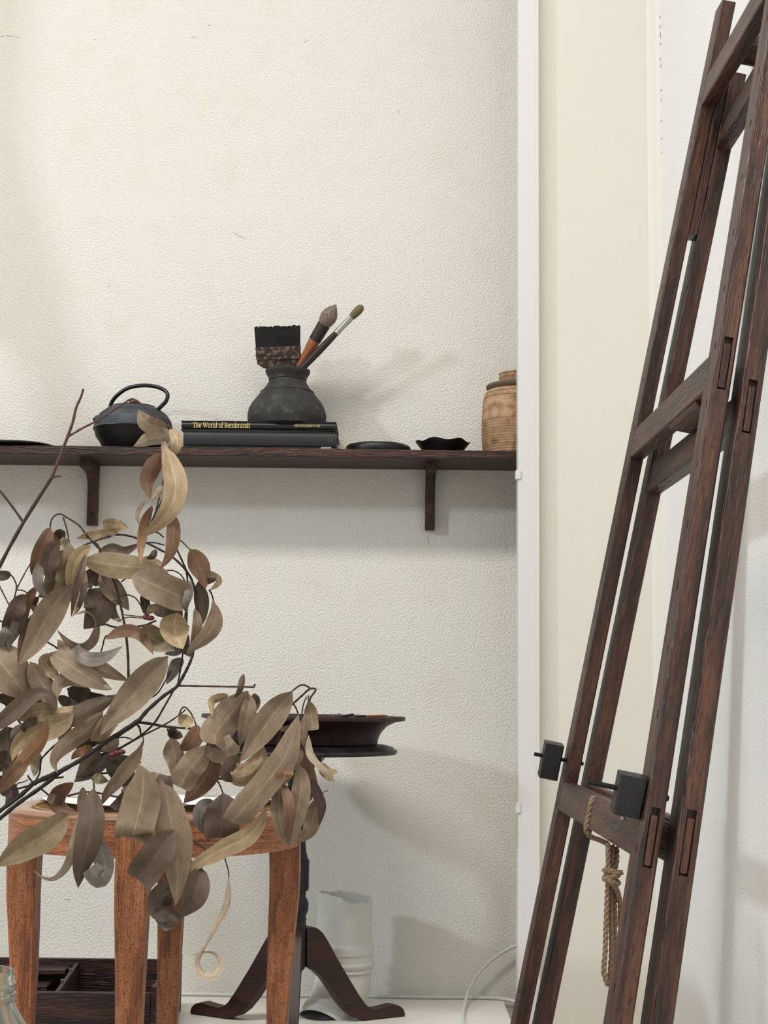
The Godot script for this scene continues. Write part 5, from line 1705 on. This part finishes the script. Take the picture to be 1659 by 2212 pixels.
	for l in [
		# left mass
		[3, 230, 0, "taupe", [[690, -100, 20], [850, 60, 10], [1080, 190, 5], [1300, 290, 5], [1540, 395, 10]]],
		[3, 280, 1, "taupe", [[590, 60, 20], [760, 150, 10], [960, 290, 5], [1180, 420, 10], [1340, 495, 20]]],
		[3, 170, 1.5, "tan", [[610, 60, 30], [545, 160, 10], [620, 290, 10], [705, 390, 20]]],
		[3, 190, 2, "taupe", [[690, 600, 30], [690, 440, 20], [840, 350, 10], [1080, 400, 10], [1345, 490, 20]]],
		[3, 230, 0, "dark", [[800, 480, 10], [950, 560, 0], [1090, 620, 0], [1270, 570, 10]]],
		[3, 130, 0, "dark", [[690, 570, 10], [800, 650, 10], [990, 730, 10]]],
		[3, 130, 1, "tan", [[640, 760, 10], [790, 760, 10], [1000, 690, 10]]],
		[3, 520, 0, "taupe", [[-120, -60, 0], [20, 180, 0], [180, 390, 0], [360, 620, 10]]],
		[3, 250, 1, "taupe", [[360, 160, 20], [450, 340, 10], [560, 520, 10], [680, 790, 20]]],
		[3, 200, 2.5, "dark", [[-160, 1000, 0], [80, 830, 5], [310, 630, 10], [470, 545, 20], [580, 590, 30], [670, 760, 40]]],
		[3, 170, 0, "rust", [[-90, 580, 10], [150, 620, 10], [380, 640, 10], [640, 680, 10]]],
		[3, 220, 1, "olive", [[700, 760, 10], [520, 760, 10], [380, 780, 10], [220, 870, 20]]],
		[3, 110, 1, "dark", [[480, 880, 20], [370, 880, 20], [290, 950, 20], [330, 990, 40]]],
		[3, 290, 3, "tan", [[880, 780, 10], [710, 900, 5], [520, 970, 5], [330, 1060, 5], [190, 1190, 10], [140, 1350, 20]]],
		[3, 180, 4, "orange", [[545, 840, 50], [530, 1000, 30], [420, 1190, 10], [270, 1360, 10], [130, 1540, 20], [10, 1700, 20]]],
		[3, 170, 3, "rust", [[340, 1330, 20], [200, 1470, 10], [60, 1620, 10], [-60, 1760, 20]]],
		[3, 300, 0, "dark", [[70, 930, 10], [90, 1110, 0], [60, 1290, 0], [-20, 1490, 10]]],
		[3, 220, 1, "dark", [[-40, 1250, 10], [60, 1350, 10], [130, 1430, 10], [20, 1640, 20]]],
		[3, 200, 1, "maroon", [[-60, 1560, 10], [60, 1640, 10], [140, 1760, 10], [60, 1880, 20]]],
		[3, 120, 0, "grey", [[290, 920, 20], [200, 1000, 10], [120, 1100, 20]]],
		[3, 130, 0, "pale", [[440, 1235, 10], [430, 1380, 10], [405, 1540, 10]]],
		[3, 120, 0, "grey", [[820, 890, 10], [770, 1000, 10], [700, 1120, 10]]],
		[3, 210, 3, "taupe", [[1230, 760, 10], [1050, 960, 10], [850, 1110, 10], [700, 1240, 10], [640, 1370, 30], [690, 1500, 50]]],
		[3, 240, 1, "dark", [[680, 780, 10], [880, 820, 5], [1110, 710, 5], [1420, 550, 10]]],
		[4, 350, 3.5, "taupe", [[900, 95, 10], [750, 260, 0], [560, 480, 0], [370, 690, 0], [200, 880, 5], [90, 1040, 10]]],
		[4, 200, 2, "taupe", [[340, 740, 20], [200, 880, 10], [110, 1000, 10], [60, 1120, 20]], 1],
		[3, 200, 1, "dark", [[1240, 980, 10], [1060, 1110, 10], [900, 1260, 10]]],
		[3, 110, 1, "orange", [[1110, 1180, 20], [960, 1240, 20], [850, 1330, 20]]],
		[3, 170, 0, "taupe", [[1420, 1070, 20], [1330, 1150, 10], [1180, 1240, 10]]],
		[3, 190, 0, "grey", [[1310, 1250, 10], [1180, 1380, 10], [1060, 1490, 10], [880, 1600, 20]]],
		[3, 190, 1, "dark", [[1180, 1190, 10], [1080, 1340, 10], [1000, 1460, 10], [900, 1560, 20]]],
		[3, 120, 0, "olive", [[1090, 1540, 10], [1190, 1560, 10], [1300, 1590, 10]]],
		[4, 210, 0, "dark", [[160, 1330, 10], [290, 1460, 0], [400, 1570, 0], [500, 1720, 10]]],
		[4, 180, 3, "taupe", [[600, 1100, 70], [550, 1250, 50], [430, 1410, 20], [300, 1580, 10], [170, 1740, 10], [100, 1890, 20]]],
		[4, 200, 1, "dark", [[340, 1690, 10], [450, 1740, 10], [340, 1860, 10], [200, 1890, 20]]],
		[4, 170, 0, "dark", [[480, 1480, 20], [430, 1620, 20], [470, 1760, 20]]],
		[4, 110, 1, "dark", [[200, 1330, 10], [350, 1330, 10], [590, 1370, 20]]],
		# big hanging leaves in front of the stool
		[6, 440, 3, "taupe", [[555, -50, 10, 3], [600, 140, 5, 3], [590, 360, 0, 3], [540, 570, 0, 3.4], [500, 730, 0, 3.6], [490, 795, 10, 2.6], [500, 740, 20, 1.2]], 1],
		[6, 390, 4.5, "taupe", [[820, 150, 5], [890, 380, 0], [940, 650, 0], [1000, 900, 0], [1010, 1200, 0], [1010, 1450, 5], [990, 1640, 20]]],
		[6, 180, 3.5, "dark", [[780, 80, 10], [860, 190, 10], [960, 330, 10]]],
		[6, 370, 5, "dark", [[980, 735, 0], [880, 870, 0], [730, 1080, 0], [545, 1340, 0]], 1],
		[6, 290, 3.5, "dark", [[1010, 1440, 20], [860, 1500, 10], [800, 1640, 10], [900, 1740, 20], [1050, 1760, 30]]],
		[6, 200, 2.5, "grey", [[760, 1640, 10], [840, 1760, 10], [960, 1900, 10]], 1],
		[6, 150, 3, "dark", [[1030, 1740, 10], [970, 1820, 10], [880, 1890, 20]]],
		[6, 290, 3.5, "dark", [[1300, 1180, 20], [1260, 1380, 10], [1190, 1570, 10], [1030, 1790, 20]]],
		[6, 110, 4, "taupe", [[1180, 1090, 20], [1130, 1280, 20], [1100, 1480, 20]]],
		[0, 40, 4.5, "tan", [[576, 1742, 40], [559, 1780, 25], [530, 1810, 10], [486, 1832, 5], [462, 1846, 5], [432, 1862, 10], [412, 1880, 30], [400, 1912, 50]]],
		[5, 315, 5, "dark", [[1120, 120, 5], [1100, 350, 0], [1080, 600, 0], [1020, 880, 0], [955, 1110, 0], [935, 1315, 5]]],
		[5, 130, 2, "pale", [[940, 440, 20], [910, 690, 20], [850, 950, 30], [760, 1120, 40], [630, 1215, 60], [490, 1185, 65], [390, 1090, 60]]],
		[5, 240, 3, "grey", [[1165, 680, 10, 2], [1210, 880, 10, 2], [1250, 1050, 30, 2.5], [1190, 1200, 20, 4], [1070, 1080, 20, 4.5]], 1],
		[5, 350, 4, "olive", [[820, 440, 10], [700, 550, 10], [540, 690, 10], [340, 800, 5], [140, 930, 5], [-60, 1060, 10]]],
		[5, 190, 1.5, "rust", [[880, 60, 20], [710, 180, 10], [680, 310, 10], [780, 400, 20], [960, 440, 30]]],
		[5, 100, 1, "taupe", [[990, 110, 10], [980, 240, 10], [930, 420, 10]]],
		[5, 110, 1, "dark", [[560, 250, 10], [640, 260, 10], [740, 330, 10]]],
		# right-hand spray
		[7, 350, 4, "taupe", [[640, 290, 20], [500, 480, 5], [350, 660, 0], [250, 800, 10], [240, 940, 30]], 1],
		[7, 250, 3, "taupe", [[150, 880, 40], [230, 990, 20], [350, 1010, 10], [470, 880, 30]], 1],
		[7, 100, 3, "tan", [[405, 335, 20], [300, 370, 20], [205, 420, 20], [215, 590, 10]]],
		[7, 75, 3, "dark", [[592, 85, 20], [565, 190, 10], [540, 290, 10], [470, 380, 10]]],
		[7, 190, 3, "taupe", [[660, 330, 10], [645, 520, 10], [600, 720, 10], [540, 960, 10]]],
		[7, 110, 3, "taupe", [[700, 320, 10], [730, 440, 10], [680, 580, 20]]],
		[7, 310, 5, "taupe", [[1170, 290, 20], [1040, 450, 5], [880, 660, 0], [730, 880, 0], [610, 1050, 10], [530, 1140, 30]]],
		[7, 260, 3.5, "tan", [[830, 950, 10], [770, 1150, 10], [640, 1280, 10], [500, 1300, 30], [460, 1190, 60]], 1],
		[7, 170, 3, "dark", [[580, 1090, 20], [430, 1170, 20], [380, 1290, 20], [490, 1370, 30]]],
		[7, 310, 4.5, "taupe", [[1245, 570, 10], [1180, 800, 5], [1080, 1080, 0], [900, 1330, 0], [700, 1570, 0], [540, 1750, 5], [450, 1860, 20]], 1],
		[7, 400, 3, "dark", [[345, 1510, 5], [350, 1680, 0], [330, 1850, 0], [310, 2050, 10]], 1],
		[7, 200, 2.5, "grey", [[240, 1610, 20], [110, 1690, 10], [75, 1830, 10], [105, 2000, 20]]],
		[7, 230, 4, "taupe", [[1260, 1170, 10], [1275, 1450, 5], [1230, 1720, 5], [1150, 2150, 10]]],
		[7, 200, 3.5, "taupe", [[1020, 1380, 20], [1010, 1680, 10], [1040, 1940, 10], [1140, 2140, 20]]],
		[7, 130, 4.5, "rust", [[1060, 1380, 20], [1120, 1600, 10], [1140, 1830, 10], [1130, 2100, 10]]],
		[7, 190, 5, "orange", [[1130, 1160, 20], [1080, 1280, 10], [1040, 1430, 20]]],
		[7, 220, 3, "taupe", [[1240, 900, 10], [1180, 1080, 10], [1080, 1230, 10], [960, 1330, 10]]],
		[7, 190, 3, "rust", [[1230, 960, 20], [1310, 1180, 10], [1400, 1400, 10], [1490, 1600, 10]]],
		[7, 130, 3.5, "maroon", [[1400, 1330, 20], [1470, 1520, 20], [1520, 1690, 20], [1490, 1910, 20]]],
		[7, 200, 2.5, "taupe", [[1480, 1570, 20], [1420, 1790, 10], [1370, 1960, 10], [1210, 2110, 10]]],
		[7, 150, 3, "taupe", [[1365, 400, 10], [1390, 560, 10], [1415, 760, 10]], 1],
		[7, 90, 3.5, "taupe", [[1330, 560, 10], [1300, 800, 10], [1350, 1060, 10]]],
		[8, 110, 4, "pale", [[1090, 150, 40], [1105, 370, 40], [1200, 500, 40], [1310, 610, 20], [1400, 720, 10]]],
		[8, 150, 3.5, "tan", [[1200, 500, 40], [1310, 600, 20], [1400, 640, 10]], 1],
		[7, 75, 2, "pale", [[1190, 700, 20], [1090, 745, 20], [980, 710, 20]]],
		[7, 240, 2, "dark", [[1260, 640, 10], [1190, 860, 10], [1080, 1060, 10]]],
		[4, 230, 2, "taupe", [[925, 1075, 20], [960, 1220, 10], [985, 1370, 10], [950, 1540, 10]]],
		[4, 150, 1, "tan", [[1040, 790, 10], [1090, 860, 10], [1180, 915, 10]], 1],
		[4, 120, 1, "dark", [[910, 955, 20], [980, 1030, 10], [1080, 1060, 20]]],
		[4, 200, 1, "rust", [[1260, 920, 20], [1230, 1050, 10], [1150, 1150, 10], [1040, 1220, 10]]],
		[4, 300, 3, "taupe", [[1400, 1160, 10], [1270, 1310, 5], [1140, 1470, 5], [1040, 1660, 10]], 1],
		[4, 300, 1.5, "rust", [[1470, 1240, 10], [1370, 1480, 5], [1240, 1680, 5], [1090, 1850, 10]]],
		[4, 90, 2, "pale", [[680, 1490, 20], [760, 1540, 10], [830, 1500, 10]]],
		[0, 15, 4, "pale", [[493, 1892, 20], [493, 1930, 10], [487, 1962, 0], [465, 2002, 0], [450, 2032, 10], [437, 2056, 30]]],
		[0, 17, 4, "pale", [[452, 2030, 20], [434, 2058, 30], [427, 2080, 40], [438, 2104, 30], [460, 2108, 25], [476, 2088, 40], [468, 2064, 55], [445, 2057, 60], [412, 2064, 50]]],
	]:
		leaf(b, l[0], l[1], l[2], l[3], l[4], l.size() > 5)
	red_buds(b, [[3, 1340, 1275], [3, 1400, 1250], [3, 1450, 1240]])
	rng.seed = 99

func red_buds(b: Node3D, spots: Array):
	for s in spots:
		var st := new_st()
		ball(st, at_crop(s[0], s[1], s[2], 0.02) - b.position, Vector3(0.0052, 0.0032, 0.004))
		put(st, "bud", M.red_bud, b)
